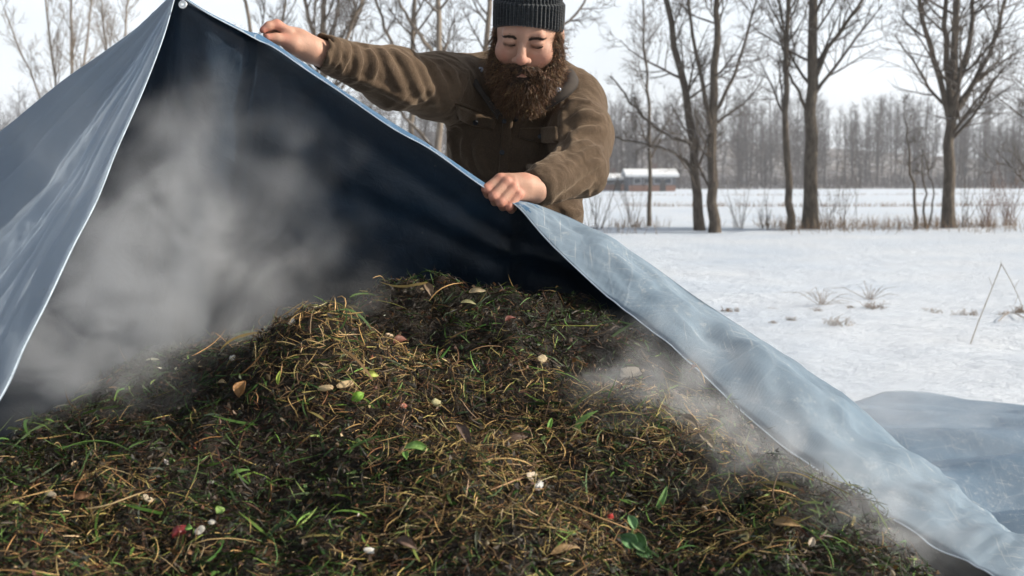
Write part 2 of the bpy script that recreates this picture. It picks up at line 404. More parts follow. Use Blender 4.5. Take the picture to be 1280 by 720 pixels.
# ================================================================== COMPOST HEAP
CREST = [(-260, 690, 1.45), (-100, 600, 1.6), (0, 545, 1.75), (100, 482, 1.95), (200, 428, 2.1), (300, 388, 2.2), (420, 360, 2.3), (560, 352, 2.36), (680, 368, 2.32),
         (760, 400, 2.26), (850, 462, 2.12), (950, 545, 1.92), (1050, 622, 1.73), (1150, 700, 1.55), (1240, 775, 1.4), (1330, 860, 1.25)]
INNER = [(640, 720, 1.40), (300, 720, 1.40), (0, 720, 1.36), (-200, 760, 1.25), (900, 720, 1.43), (1060, 725, 1.45), (640, 600, 1.64), (300, 600, 1.62), (0, 620, 1.57), (900, 640, 1.63),
         (450, 475, 1.88), (300, 500, 1.84), (600, 480, 1.92), (700, 440, 2.08), (500, 420, 2.08), (150, 540, 1.76), (800, 540, 1.85), (760, 460, 2.06), (900, 560, 1.82), (1000, 640, 1.62),
         (640, 980, 1.0), (0, 980, 1.0), (1280, 1000, 1.0), (640, 1500, .62), (0, 1500, .62), (1400, 1500, .6)]
CW = PP(CREST); IW = PP(INNER); AW = np.concatenate([CW, IW])
def tps(xy, z, lam=2e-4):
    n = len(xy); r = np.linalg.norm(xy[:, None] - xy[None], axis=-1); K = np.where(r > 0, r * r * np.log(r + 1e-12), 0) + lam * np.eye(n)
    Pm = np.concatenate([np.ones((n, 1)), xy], 1)
    A_ = np.zeros((n + 3, n + 3)); A_[:n, :n] = K; A_[:n, n:] = Pm; A_[n:, :n] = Pm.T
    return np.linalg.solve(A_, np.concatenate([z, np.zeros(3)]))
TW = tps(AW[:, :2], AW[:, 2])
def seg_dist(p, poly):
    best = np.full(len(p), 9.)
    for a, b in zip(poly[:-1], poly[1:]):
        ab = b - a; h = np.clip(((p - a) @ ab) / (ab @ ab), 0, 1); best = np.minimum(best, np.linalg.norm(p - a - h[:, None] * ab, axis=1))
    return best
def inpoly(p, poly):
    c = np.zeros(len(p), bool); x, y = p[:, 0], p[:, 1]
    for (x1, y1), (x2, y2) in zip(poly, np.roll(poly, -1, 0)):
        m = ((y1 > y) != (y2 > y)); xx = (x2 - x1) * (y - y1) / (y2 - y1 + 1e-12) + x1; c ^= m & (x < xx)
    return c
CPOLY = np.concatenate([CW[:, :2], [[1.0, .2], [-1.2, .2]]])
BUMPS = [(P(430, 478, 1.88), .085, .14, .12), (P(375, 400, 2.12), -.022, .10, .08), (P(600, 620, 1.6), .05, .16, .1), (P(790, 570, 1.78), .065, .12, .12), (P(600, 690, 1.45), .045, .14, .07), (P(560, 375, 2.28), .03, .2, .05),
         (P(120, 650, 1.5), .04, .13, .09), (P(500, 430, 2.03), -.02, .25, .07), (P(640, 480, 1.92), .03, .1, .08)]
def heap_z(x, y, rough=True):
    x = np.asarray(x, float).ravel(); y = np.asarray(y, float).ravel(); p = np.stack([x, y], -1)
    r = np.linalg.norm(p[:, None] - AW[None, :, :2], axis=-1)
    z = (np.where(r > 0, r * r * np.log(r + 1e-12), 0)) @ TW[:-3] + TW[-3] + p @ TW[-2:]
    for c, a, sx, sy in BUMPS:
        z = z + a * np.exp(-((x - c[0]) / sx) ** 2 - ((y - c[1]) / sy) ** 2)
    dist = seg_dist(p, CW[:, :2]); ins = inpoly(p, CPOLY); sd = np.where(ins, -dist, dist)
    zc = z
    out = np.clip(sd, 0, None)
    # outside the crest: start from the height at the crest, fall steeply
    ii = np.argmin(np.linalg.norm(p[:, None] - CW[None, :, :2], axis=-1), axis=1)
    z = np.where(sd > 0, np.minimum(z, CW[ii, 2] + .03) - out * 1.1 - 2.0 * out * out, z) - .02 * sstep(-.12, 0, sd)
    yl = sstep(.95, .45, y); z = z - yl * .8 * (z > 0)
    if rough:
        q = np.stack([x, y, 0 * x], -1)
        z = z + .036 * fbm(q * 5.5, 3, 2) + .012 * np.abs(fbm(q * 15, 3, 12)) + .010 * fbm(q * 34, 3, 8)
    return np.maximum(z, -.02)
xs = np.arange(-1.75, 1.35, .0125); ys = np.arange(.30, 2.54, .0125)
X, Y = np.meshgrid(xs, ys, indexing='ij'); HZ = heap_z(X, Y).reshape(X.shape)
# keep the back of the heap inside the cloth
HZ = np.where(Y > 2.44, HZ - (Y - 2.44) * 6, HZ)
def hz(x, y):
    fx = np.clip((np.asarray(x) - xs[0]) / .0125, 0, len(xs) - 2); fy = np.clip((np.asarray(y) - ys[0]) / .0125, 0, len(ys) - 2)
    i = fx.astype(int); j = fy.astype(int); a = fx - i; b = fy - j
    return HZ[i, j] * (1 - a) * (1 - b) + HZ[i + 1, j] * a * (1 - b) + HZ[i, j + 1] * (1 - a) * b + HZ[i + 1, j + 1] * a * b
GN = normals_grid(np.stack([X, Y, HZ], -1))
def hnorm(x, y):
    i = np.clip(((np.asarray(x) - xs[0]) / .0125).astype(int), 0, len(xs) - 1); j = np.clip(((np.asarray(y) - ys[0]) / .0125).astype(int), 0, len(ys) - 1)
    n = GN[i, j]; return n * np.sign(n[..., 2:3])
def heap_hit(px, py):
    d = raydir(px, py); t = np.arange(.6, 4, .004); p = np.array([0, 0, CAMZ]) + t[:, None] * d
    m = p[:, 2] < hz(p[:, 0], p[:, 1])
    return p[np.argmax(m)] if m.any() else None
t = NT('heap_soil'); c = t.coord(); n1 = t.noise(60, 8, .75, c); 
t.base(t.mix(t.ramp(n1.outputs[0], [(.35, 0.), (.7, 1.)]), (.010, .007, .004), (.045, .030, .016))); t.rough(.9); t.bump(t.noise(90, 8, .8, c).outputs[0], 1., .02)
heap = mesh('compost_heap', np.stack([X, Y, HZ], -1).reshape(-1, 3), gridF(len(xs), len(ys)), t.m)
tag(heap, 'dark heap of rotting grass clippings, straw and leaves steaming under the tarp', 'compost heap')

def mat_col(name, rough=.7, spec=.3, trans=.0, hsv=None):
    t = NT(name); a = t.new('ShaderNodeAttribute', attribute_name='col'); t.base(a.outputs[0]); t.rough(rough); t.set(Specular_IOR_Level=spec)
    if trans:
        tr = t.new('ShaderNodeBsdfTranslucent'); t.link(a.outputs[0], tr.inputs[0]); ms = t.new('ShaderNodeMixShader'); ms.inputs[0].default_value = trans
        t.link(t.b.outputs[0], ms.inputs[1]); t.link(tr.outputs[0], ms.inputs[2]); t.link(ms.outputs[0], t.out.inputs[0])
    return t.m
M_BLADE = mat_col('clippings', .55, .35, .2); M_STRAW = mat_col('straw', .6, .3, .1)
def sample_heap(n):
    """random points over the part of the heap the picture can see, denser near the lens"""
    px = rng.uniform(-140, 1330, n * 4); d = rng.uniform(1.12, 2.46, n * 4)
    x = (px - 640) / 1400 * d; p = np.stack([x, d], -1)
    k = inpoly(p, CPOLY) | (seg_dist(p, CW[:, :2]) < .10)
    return x[k][:n], d[k][:n]
def strands(n, lmin, lmax, wmin, wmax, lift, tilt, curl, npt=5, pick=None):
    x, y = sample_heap(n * (2 if pick is not None else 1))
    if pick is not None:
        w = pick(x, y); k = rng.random(len(x)) < w; x, y = x[k][:n], y[k][:n]
    n = len(x); nrm = hnorm(x, y); z = hz(x, y)
    az = rng.uniform(0, 2 * PI, n); el = rng.normal(0, tilt, n)
    d = np.stack([np.cos(az), np.sin(az), np.zeros(n)], -1); d = d - (d * nrm).sum(1)[:, None] * nrm; d /= np.linalg.norm(d, axis=1)[:, None]
    side = np.cross(nrm, d)
    ln = rng.uniform(lmin, lmax, n) * rng.uniform(.6, 1.2, n)
    bend1 = rng.normal(0, curl, n); bend2 = rng.normal(0, curl, n)
    p0 = np.stack([x, y, z], -1) + nrm * rng.uniform(-.004, lift, n)[:, None]
    seg = (ln / (npt - 1))[:, None]
    pts = [p0]; dirv = d * np.cos(el)[:, None] + nrm * np.sin(el)[:, None]
    for i in range(npt - 1):
        pts.append(pts[-1] + dirv * seg)
        dirv = dirv + side * bend1[:, None] + nrm * (bend2 - .10)[:, None] + rng.normal(0, curl * .35, (n, 3)); dirv /= np.linalg.norm(dirv, axis=1)[:, None]
    pl = np.stack(pts, 1); pl -= ((pl[:, :1] + pl[:, -1:]) / 2 - pl[:, :1]) * np.array([1, 1, .3])
    # do not dive below the surface
    zz = hz(pl[..., 0].ravel(), pl[..., 1].ravel()).reshape(pl.shape[:2])
    pl[..., 2] = np.maximum(pl[..., 2], zz + rng.uniform(-.003, .006, (n, 1)))
    w = rng.uniform(wmin, wmax, n)[:, None] * np.ones(npt)
    rs = rng.normal(0, 1, (n, 3)); tt = pl[:, -1] - pl[:, 0]; sd = np.cross(tt, nrm * .8 + rs * .6); sd /= np.linalg.norm(sd, axis=1)[:, None] + 1e-9
    return pl, w, sd, x, y
def mixcols(n, table, var=.25):
    w = np.array([q[0] for q in table], float); w /= w.sum(); c = np.array([q[1] for q in table])[rng.choice(len(table), n, p=w)]
    return c * np.exp(rng.normal(0, var, (n, 1))) * np.exp(rng.normal(0, .07, (n, 3)))
def clump(x, y, s=0):   # straw clumps, with extra pale straw standing in for sunlight on the mounds
    q = np.stack([x * 6, y * 6, 0 * x], -1); f = fbm(q, 3, 40 + s) * .6 + .08
    for c, a, sx, sy in BUMPS:
        if a > .03: f = f + (1.6 if a > .055 else .7) * np.exp(-((x - c[0]) / (sx * 1.1)) ** 2 - ((y - c[1]) / (sy * 1.1)) ** 2)
    f = f - .5 * sstep(1.92, 2.15, y) - .35 * sstep(-.45, -.75, x)  # pale straw thinned at back and left, putting the shade there into colour
    return np.clip(f, .015, 1)
STRAW = [(5, (.50, .35, .14)), (4, (.26, .15, .06)), (1.2, (.64, .49, .27)), (6, (.095, .055, .026)), (1.5, (.24, .22, .06))]
BROWN = [(6, (.018, .012, .007)), (4, (.042, .025, .013)), (1.1, (.12, .07, .03)), (3, (.014, .015, .008)), (.7, (.09, .035, .018))]
GREEN = [(4, (.022, .048, .010)), (3, (.045, .095, .018)), (1.2, (.12, .21, .04)), (.5, (.26, .33, .08)), (3, (.015, .03, .010))]
def put(name, pl, w, sd, cols, mat, taper=True, tube=False, kind='stuff'):
    npt = pl.shape[1]
    if taper:
        tp = np.interp(np.linspace(0, 1, npt), [0, .15, .6, 1], [.5, 1, .9, .12]); w = w * tp
    if tube: V, F = tubes(pl, w / 2, 4); rep = npt * 4
    else: V, F = ribbons(pl, w, sd); rep = npt * 2
    o = mesh(name, V, F, mat, parent=heap, cols=np.repeat(cols, rep, 0)); o['kind'] = kind; return o
# layer 1: matted brown fibres everywhere
pl, w, sd, x, y = strands(52000, .008, .042, .0008, .0028, .012, .33, .25, 4)
put('rotten_fibres', pl, w, sd, mixcols(len(x), BROWN + [(1.5, (.05, .09, .02))], .35), M_BLADE)
# layer 2: green clippings
pl, w, sd, x, y = strands(10000, .015, .06, .0012, .0038, .012, .28, .18, 5, pick=lambda x, y: np.clip(.55 - .35 * fbm(np.stack([x * 5, y * 5, 0 * x], -1), 3, 90), .1, 1))
put('green_clippings', pl, w, sd, mixcols(len(x), GREEN, .3), M_BLADE)
# layer 3: straw
pl, w, sd, x, y = strands(20000, .012, .055, .0006, .0016, .018, .30, .18, 5, pick=lambda x, y: clump(x, y) ** 1.3)
put('dry_straw', pl, w, sd, mixcols(len(x), STRAW, .3), M_STRAW, tube=True)
# long stalks
pl, w, sd, x, y = strands(420, .06, .12, .0013, .0026, .022, .22, .10, 8)
put('long_stalks', pl, w, sd, mixcols(len(x), STRAW + [(3, (.12, .2, .05)), (3, (.12, .07, .035))], .3), M_STRAW, tube=True)
pl, w, sd, x, y = strands(300, .05, .10, .003, .006, .018, .25, .12, 8)
put('long_grass_blades', pl, w, sd, mixcols(len(x), GREEN[:3] + [(2, (.25, .20, .07))], .25), M_BLADE)
# shredded leaf crumbs
n = 17000; x, y = sample_heap(n); n = len(x); nrm = hnorm(x, y); cpt = np.stack([x, y, hz(x, y)], -1) + nrm * rng.uniform(0, .018, n)[:, None]
a = rng.normal(0, 1, (n, 3)) + nrm * 0; a /= np.linalg.norm(a, axis=1)[:, None]; b = np.cross(a, nrm + rng.normal(0, .5, (n, 3))); b /= np.linalg.norm(b, axis=1)[:, None]
s1 = rng.uniform(.002, .0065, n)[:, None]; s2_ = s1 * rng.uniform(.35, .9, n)[:, None]; nb = np.cross(a, b)
V = np.stack([cpt - a * s1, cpt - b * s2_ + nb * s1 * .2, cpt + a * s1, cpt + b * s2_ + nb * s1 * .25], 1).reshape(-1, 3)
F = np.arange(n * 4).reshape(-1, 4)
o = mesh('leaf_crumbs', V, F, M_BLADE, parent=heap, smooth=False, cols=np.repeat(mixcols(n, BROWN + [(.5, (.24, .18, .11)), (.8, (.05, .09, .025)), (.06, (.16, .05, .03)), (.04, (.5, .46, .38))], .3), 4, 0)); o['kind'] = 'stuff'

# ---- single leaves and scraps lying on the heap
def leaf_grid(ln, wd, curl, cup, tip=1.4, nu=13, nv=7, seed=0):
    u = np.linspace(0, 1, nu)[:, None]; vv = np.linspace(-1, 1, nv)[None]
    wprof = np.sin(PI * u ** .8) ** .8 * (1 - .25 * u * (tip - 1))
    xx = (u - .5) * ln + 0 * vv; yy = vv * wprof * wd / 2
    zz = curl * np.sin(PI * u) * ln + cup * (vv ** 2) * wprof * wd - .06 * wd * np.exp(-(vv * 5) ** 2) + 0 * u
    q = np.stack(np.broadcast_arrays(u * 4, vv * 2, seed * 3.3), -1).reshape(-1, 3)
    zz = zz + fbm(q, 3, seed).reshape(nu, nv) * wd * .07
    return np.stack([xx, yy, zz], -1)
def frame_on(c, nrm, az, tl, seed):
    r = np.random.default_rng(seed)
    nrm = nrm + r.normal(0, tl, 3) + np.array([0, -.45, 0]); nrm /= np.linalg.norm(nrm)
    d = np.array([math.cos(az), 0, math.sin(az)]); d = d + np.array([0, .8 * math.sin(az), 0]); d -= d @ nrm * nrm; d /= np.linalg.norm(d)
    return np.stack([d, np.cross(nrm, d), nrm], 1)
LEAFM = {}
def leaf_mat(col, name='leaf'):
    key = tuple(col)
    if key not in LEAFM:
        t = NT('leaf_skin'); c = t.coord(); n1 = t.noise(70, 5, .7, c)
        cc = t.mix(t.ramp(n1.outputs[0], [(.35, 0.), (.7, 1.)]), tuple(x * .6 for x in col), tuple(min(1, x * 1.25) for x in col))
        sp = t.ramp(t.noise(160, 3, .6, c).outputs[0], [(.62, 0.), (.7, 1.)]); cc = t.mix(t.math('MULTIPLY', sp, .5), cc, tuple(x * .3 for x in col))
        t.base(cc); t.rough(.55); t.bump(t.noise(120, 4, .6, c).outputs[0], .4, .003)
        tr = t.new('ShaderNodeBsdfTranslucent'); t.link(cc, tr.inputs[0]); ms = t.new('ShaderNodeMixShader'); ms.inputs[0].default_value = .2
        t.link(t.b.outputs[0], ms.inputs[1]); t.link(tr.outputs[0], ms.inputs[2]); t.link(ms.outputs[0], t.out.inputs[0]); LEAFM[key] = t.m
    return LEAFM[key]
def put_leaf(name, px, py, lpx, wpx, deg, col, label, cat, curl=.12, cup=.25, lift=.019, group=None, seed=None):
    h = heap_hit(px, py)
    if h is None: return
    s = h[1] / 1400; seed = seed or int(px * 7 + py)
    G = leaf_grid(lpx * s, wpx * s, curl, cup, seed=seed)
    R = frame_on(h, hnorm(h[0], h[1]), math.radians(deg), .12, seed)
    G = G @ R.T
    o = sheet(name, G, .0006, (leaf_mat(col), leaf_mat(col))); o.location = h + hnorm(h[0], h[1]) * lift
    tag(o, label, cat, group); return o
def blob(px, py, l, w, h_, deg, col, name, label, cat, rough=.85, n1=11, n2=7, amp=.42, lift=.011, group=None, spec=.4):
    h = heap_hit(px, py); 
    if h is None: return
    s = h[1] / 1400; a, b = np.meshgrid(np.arange(n1) * 2 * PI / n1, np.linspace(0, PI, n2), indexing='ij')
    V = np.stack([np.cos(a) * np.sin(b), np.sin(a) * np.sin(b), np.cos(b)], -1).reshape(-1, 3)
    V = V * (1 + amp * fbm(V * 1.6 + px, 3, int(px)))[:, None]; V = np.sign(V) * np.abs(V) ** .8 * np.array([l, w, h_ * .7]) * s / 2
    R = frame_on(h, hnorm(h[0], h[1]), math.radians(deg), .1, int(px)); V = V @ R.T
    m = simple(name + '_skin', col, rough); o = mesh(name, V, gridF(n1, n2, True)[:, ::-1], m, smooth=False); o.location = h + hnorm(h[0], h[1]) * (lift + h_ * s * .2)
    tag(o, label, cat, group); return o
blob(229, 672, 19, 15, 13, 10, (.22, .03, .03), 'fruit_scrap', 'small dark red fruit scrap near the lower left of the heap', 'fruit scrap', .35)
blob(253, 669, 12, 9, 6, 30, (.45, .43, .38), 'eggshell_crumb', 'larger white crumb just right of the red fruit scrap', 'scrap', amp=.45)
blob(261, 663, 10, 8, 6, 50, (.45, .43, .38), 'eggshell_crumb', 'smaller white crumb at the far end of the pair by the red fruit scrap', 'scrap', amp=.45)
blob(70, 625, 19, 8, 5, -20, (.55, .46, .33), 'peel_scrap', 'frayed cream peel scrap on the left side of the heap', 'scrap', amp=.5)
blob(58, 635, 10, 6, 5, 20, (.55, .46, .33), 'peel_scrap', 'tiny cream peel bit just below left of the frayed cream scrap', 'scrap', amp=.5)
blob(183, 632, 15, 8, 5, -15, (.55, .46, .33), 'peel_scrap', 'single cream peel scrap between the frayed scrap and the red fruit', 'scrap', amp=.5)
blob(408, 489, 20, 8, 7, 5, (.50, .37, .21), 'wood_chip', 'pale wood chip, left one of the pair atop the sunlit mound', 'wood chip', amp=.2)
blob(430, 484, 24, 9, 7, 18, (.52, .38, .21), 'wood_chip', 'pale wood chip, right one of the pair atop the sunlit mound', 'wood chip', amp=.2)
blob(546, 512, 11, 14, 9, 70, (.50, .46, .24), 'bulb_scrap', 'pale yellow sprouting bulb scrap right of the sunlit mound', 'bulb')
blob(674, 456, 14, 11, 8, 20, (.45, .36, .22), 'bark_chunk', 'round tan bark chunk in the shaded upper right of the heap', 'bark')
blob(787, 469, 28, 13, 8, 8, (.28, .25, .21), 'bark_chunk', 'broad grey bark chunk near the tarp edge on the upper right', 'bark')
blob(485, 428, 9, 10, 6, 60, (.62, .46, .30), 'peel_scrap', 'small beige scrap above the red-brown leaf', 'scrap')
blob(660, 602, 14, 9, 5, 10, (.66, .55, .42), 'shell_scrap', 'beige flat scrap above the grey white one in the lower middle', 'scrap')
blob(671, 613, 15, 9, 5, 40, (.60, .60, .58), 'shell_scrap', 'grey white flat scrap under the beige one in the lower middle', 'scrap')
blob(462, 696, 8, 16, 5, 80, (.74, .72, .66), 'eggshell_crumb', 'white sliver standing at the bottom of the heap left of centre', 'scrap', amp=.4)
blob(372, 407, 12, 6, 5, 5, (.66, .62, .55), 'eggshell_crumb', 'white crumb in the steam near the top of the heap', 'scrap', amp=.4)
blob(296, 453, 8, 7, 5, 0, (.66, .62, .55), 'eggshell_crumb', 'white crumb below the steam on the upper left of the heap', 'scrap', amp=.4)
blob(190, 458, 16, 6, 5, 0, (.62, .60, .42), 'peel_scrap', 'pale flat scrap at the upper left crest of the heap', 'scrap', amp=.4)
blob(500, 513, 9, 7, 6, 0, (.30, .10, .06), 'berry', 'dark red berry in the sunlit mound', 'berry', .4)
blob(762, 655, 9, 7, 6, 20, (.42, .03, .02), 'berry', 'bright red berry beside the seedling at bottom right', 'berry', .4)
L_ = put_leaf
L_('fallen_leaf', 708, 707, 42, 13, 20, (.42, .27, .12), 'long tan dry leaf at the bottom edge right of centre', 'leaf')
L_('green_leaf', 524, 578, 36, 15, -5, (.26, .44, .12), 'bright green broad leaf under the sunlit mound in the middle', 'leaf', cup=.35)
L_('green_leaf', 511, 584, 14, 9, -70, (.16, .32, .06), 'small green leaflet hanging below the bright broad leaf', 'leaf')
L_('green_leaf', 738, 541, 42, 11, 22, (.25, .42, .10), 'broad flat green blade on the right of the heap', 'leaf', cup=.15)
L_('bark_strip', 576, 560, 44, 15, -65, (.15, .10, .075), 'dark brown bark strip standing upright in the middle of the heap', 'bark', cup=.3)
L_('green_leaf', 460, 476, 16, 10, 0, (.50, .55, .12), 'yellow green leaf just above the right wood chip', 'leaf')
L_('green_leaf', 445, 503, 18, 13, 30, (.22, .42, .05), 'curled bright green leaf below the right wood chip', 'leaf', curl=.3)
L_('fallen_leaf', 309, 496, 24, 17, 75, (.32, .16, .05), 'orange brown crumpled leaf left of the sunlit mound', 'leaf', curl=.25)
L_('fallen_leaf', 283, 492, 18, 8, -25, (.50, .36, .17), 'small tan leaf left of the orange brown leaf', 'leaf')
L_('fallen_leaf', 499, 442, 24, 15, 35, (.20, .07, .04), 'red brown leaf in the shaded hollow behind the sunlit mound', 'leaf', curl=.25)
L_('fallen_leaf', 598, 374, 22, 9, 5, (.45, .36, .22), 'pale tan leaf at the shaded top of the heap', 'leaf')
L_('fallen_leaf', 534, 372, 24, 12, -60, (.22, .15, .09), 'dull brown leaf left of the pale leaf at the top of the heap', 'leaf')
L_('fallen_leaf', 584, 391, 20, 8, 0, (.42, .40, .20), 'dull yellow leaf below the pale leaf at the top of the heap', 'leaf')
L_('fallen_leaf', 640, 412, 16, 10, 30, (.22, .07, .05), 'small dark red leaf in the shade on the upper right', 'leaf')
L_('fallen_leaf', 858, 540, 30, 12, -45, (.28, .22, .15), 'grey brown leaf in the steam by the tarp edge, upper of two', 'leaf')
L_('fallen_leaf', 879, 562, 28, 13, -40, (.36, .29, .20), 'grey brown leaf in the steam by the tarp edge, lower of two', 'leaf')
L_('fallen_leaf', 986, 668, 34, 14, -12, (.40, .26, .12), 'tan dry leaf at the lower right under the tarp edge', 'leaf')
L_('fallen_leaf', 1012, 690, 14, 9, 60, (.60, .50, .38), 'small pale leaf at the far lower right of the heap', 'leaf')
L_('fallen_leaf', 938, 688, 16, 13, -60, (.55, .45, .20), 'pale yellow leaf at the lower right of the heap', 'leaf')
L_('fallen_leaf', 515, 692, 30, 14, -25, (.16, .10, .07), 'dark brown curled leaf at the bottom middle of the heap', 'leaf', curl=.25)
L_('fallen_leaf', 110, 627, 22, 11, 10, (.30, .16, .08), 'reddish brown leaf beside the frayed cream scrap', 'leaf')
L_('fallen_leaf', 640, 560, 30, 13, 15, (.17, .11, .075), 'dark brown leaf right of the bark strip', 'leaf')
L_('green_leaf', 275, 655, 12, 14, 40, (.30, .46, .12), 'small light green leaf above the white crumbs', 'leaf')
L_('green_leaf', 240, 670, 9, 9, 0, (.22, .42, .10), 'tiny green leaf touching the red fruit scrap', 'leaf')
L_('green_leaf', 156, 404, 22, 10, 0, (.25, .35, .10), 'pale green leaf at the upper left crest', 'leaf')
L_('green_leaf', 352, 480, 18, 5, 80, (.42, .52, .08), 'narrow yellow green blade at the left of the mound', 'leaf')
L_('green_leaf', 300, 605, 26, 6, 20, (.16, .30, .06), 'narrow green blade below left of the mound', 'leaf')
L_('green_leaf', 822, 628, 34, 9, 62, (.16, .30, .09), 'upright green blade on the lower right straw', 'leaf')
L_('green_leaf', 690, 545, 24, 6, 75, (.20, .40, .06), 'upright green blade left of the broad flat blade', 'leaf')
# seedling with three leaves
h = heap_hit(790, 700)
sd_ = empty('seedling', h); tag(sd_, 'green seedling with rounded leaves at the bottom right of the heap', 'seedling')
for k, (dx, dz, l, w_, dg, c_) in enumerate([(-6, 10, 26, 20, 150, (.12, .26, .10)), (8, 6, 28, 20, -50, (.14, .28, .10)), (-2, 34, 22, 13, 110, (.16, .32, .12)), (14, -8, 22, 18, -20, (.10, .22, .08))]):
    s = h[1] / 1400; G = leaf_grid(l * s, w_ * s, .12, .3, seed=k + 50); R = frame_on(h, np.array([0, -.5, .8]), math.radians(dg), .15, k + 9)
    o = sheet('leaf', G @ R.T, .0006, (leaf_mat(c_), leaf_mat(c_)), parent=sd_); o.location = (dx * s, -.012, dz * s + .02)
pl_ = np.array([[0, .01, -.02], [0, 0, .01], [-.002, -.008, .035], [0, -.012, .055]])[None]; mesh('stem', *tubes(pl_, np.full((1, 4), .0016), 6), leaf_mat((.3, .4, .15)), parent=sd_)
print('heap', round(time.time() - T0, 1))
exec_marker = 1

# ================================================================== SIGNED DISTANCE MODELLING
class SDF:
    def __init__(s): s.ops = []
    def add(s, f, lo, hi, k=.01, mode='u'): s.ops.append((f, np.array(lo), np.array(hi), k, mode)); return s
    def cap(s, a, b, ra, rb, k=.01, mode='u'):
        a = np.array(a, float); b = np.array(b, float); ba = b - a; L2 = ba @ ba + 1e-12; m = max(ra, rb)
        def f(p):
            h = np.clip(((p - a) @ ba) / L2, 0, 1); return np.linalg.norm(p - a - h[:, None] * ba, axis=1) - (ra + (rb - ra) * h)
        return s.add(f, np.minimum(a, b) - m, np.maximum(a, b) + m, k, mode)
    def poly(s, pts, rs, k=.006, mode='u'):
        for i in range(len(pts) - 1):
            s.cap(pts[i], pts[i + 1], rs[i] if hasattr(rs, '__len__') else rs, rs[i + 1] if hasattr(rs, '__len__') else rs, k, mode)
        return s
    def ell(s, c, r, R=None, k=.01, mode='u'):
        c = np.array(c, float); r = np.array(r, float); R = np.eye(3) if R is None else R; m = r.max()
        def f(p):
            q = (p - c) @ R; k0 = np.linalg.norm(q / r, axis=1); k1 = np.linalg.norm(q / (r * r), axis=1); return k0 * (k0 - 1) / (k1 + 1e-9)
        return s.add(f, c - m, c + m, k, mode)
    def ccone(s, a, b, ra, rb, rnd=.004, k=.01, mode='u'):
        a = np.array(a, float); b = np.array(b, float); ba = b - a; L = np.linalg.norm(ba); ax = ba / L; m = max(ra, rb)
        def f(p):
            q = p - a; t = q @ ax; rr = np.linalg.norm(q - t[:, None] * ax, axis=1); h = np.clip(t / L, 0, 1)
            dx = rr - (ra + (rb - ra) * h) + rnd; dz = np.abs(t - L / 2) - L / 2 + rnd
            return np.minimum(np.maximum(dx, dz), 0) + np.sqrt(np.maximum(dx, 0) ** 2 + np.maximum(dz, 0) ** 2) - rnd
        return s.add(f, np.minimum(a, b) - m, np.maximum(a, b) + m, k, mode)
    def ev(s, p, blockc=None, rad=0.):
        d = np.full(len(p), 1.0)
        for f, lo, hi, k, mode in s.ops:
            g = k + .05
            m = ((p > lo - g) & (p < hi + g)).all(1)
            if not m.any(): continue
            e = f(p[m]); dm = d[m]
            if mode == 'u':
                h = np.clip(.5 + .5 * (dm - e) / k, 0, 1); dm = dm * (1 - h) + e * h - k * h * (1 - h)
            elif mode == 's':
                h = np.clip(.5 - .5 * (dm + e) / k, 0, 1); dm = dm * (1 - h) - e * h + k * h * (1 - h)
            elif mode == 'd': dm = dm + e      # displacement
            d[m] = dm
        return d
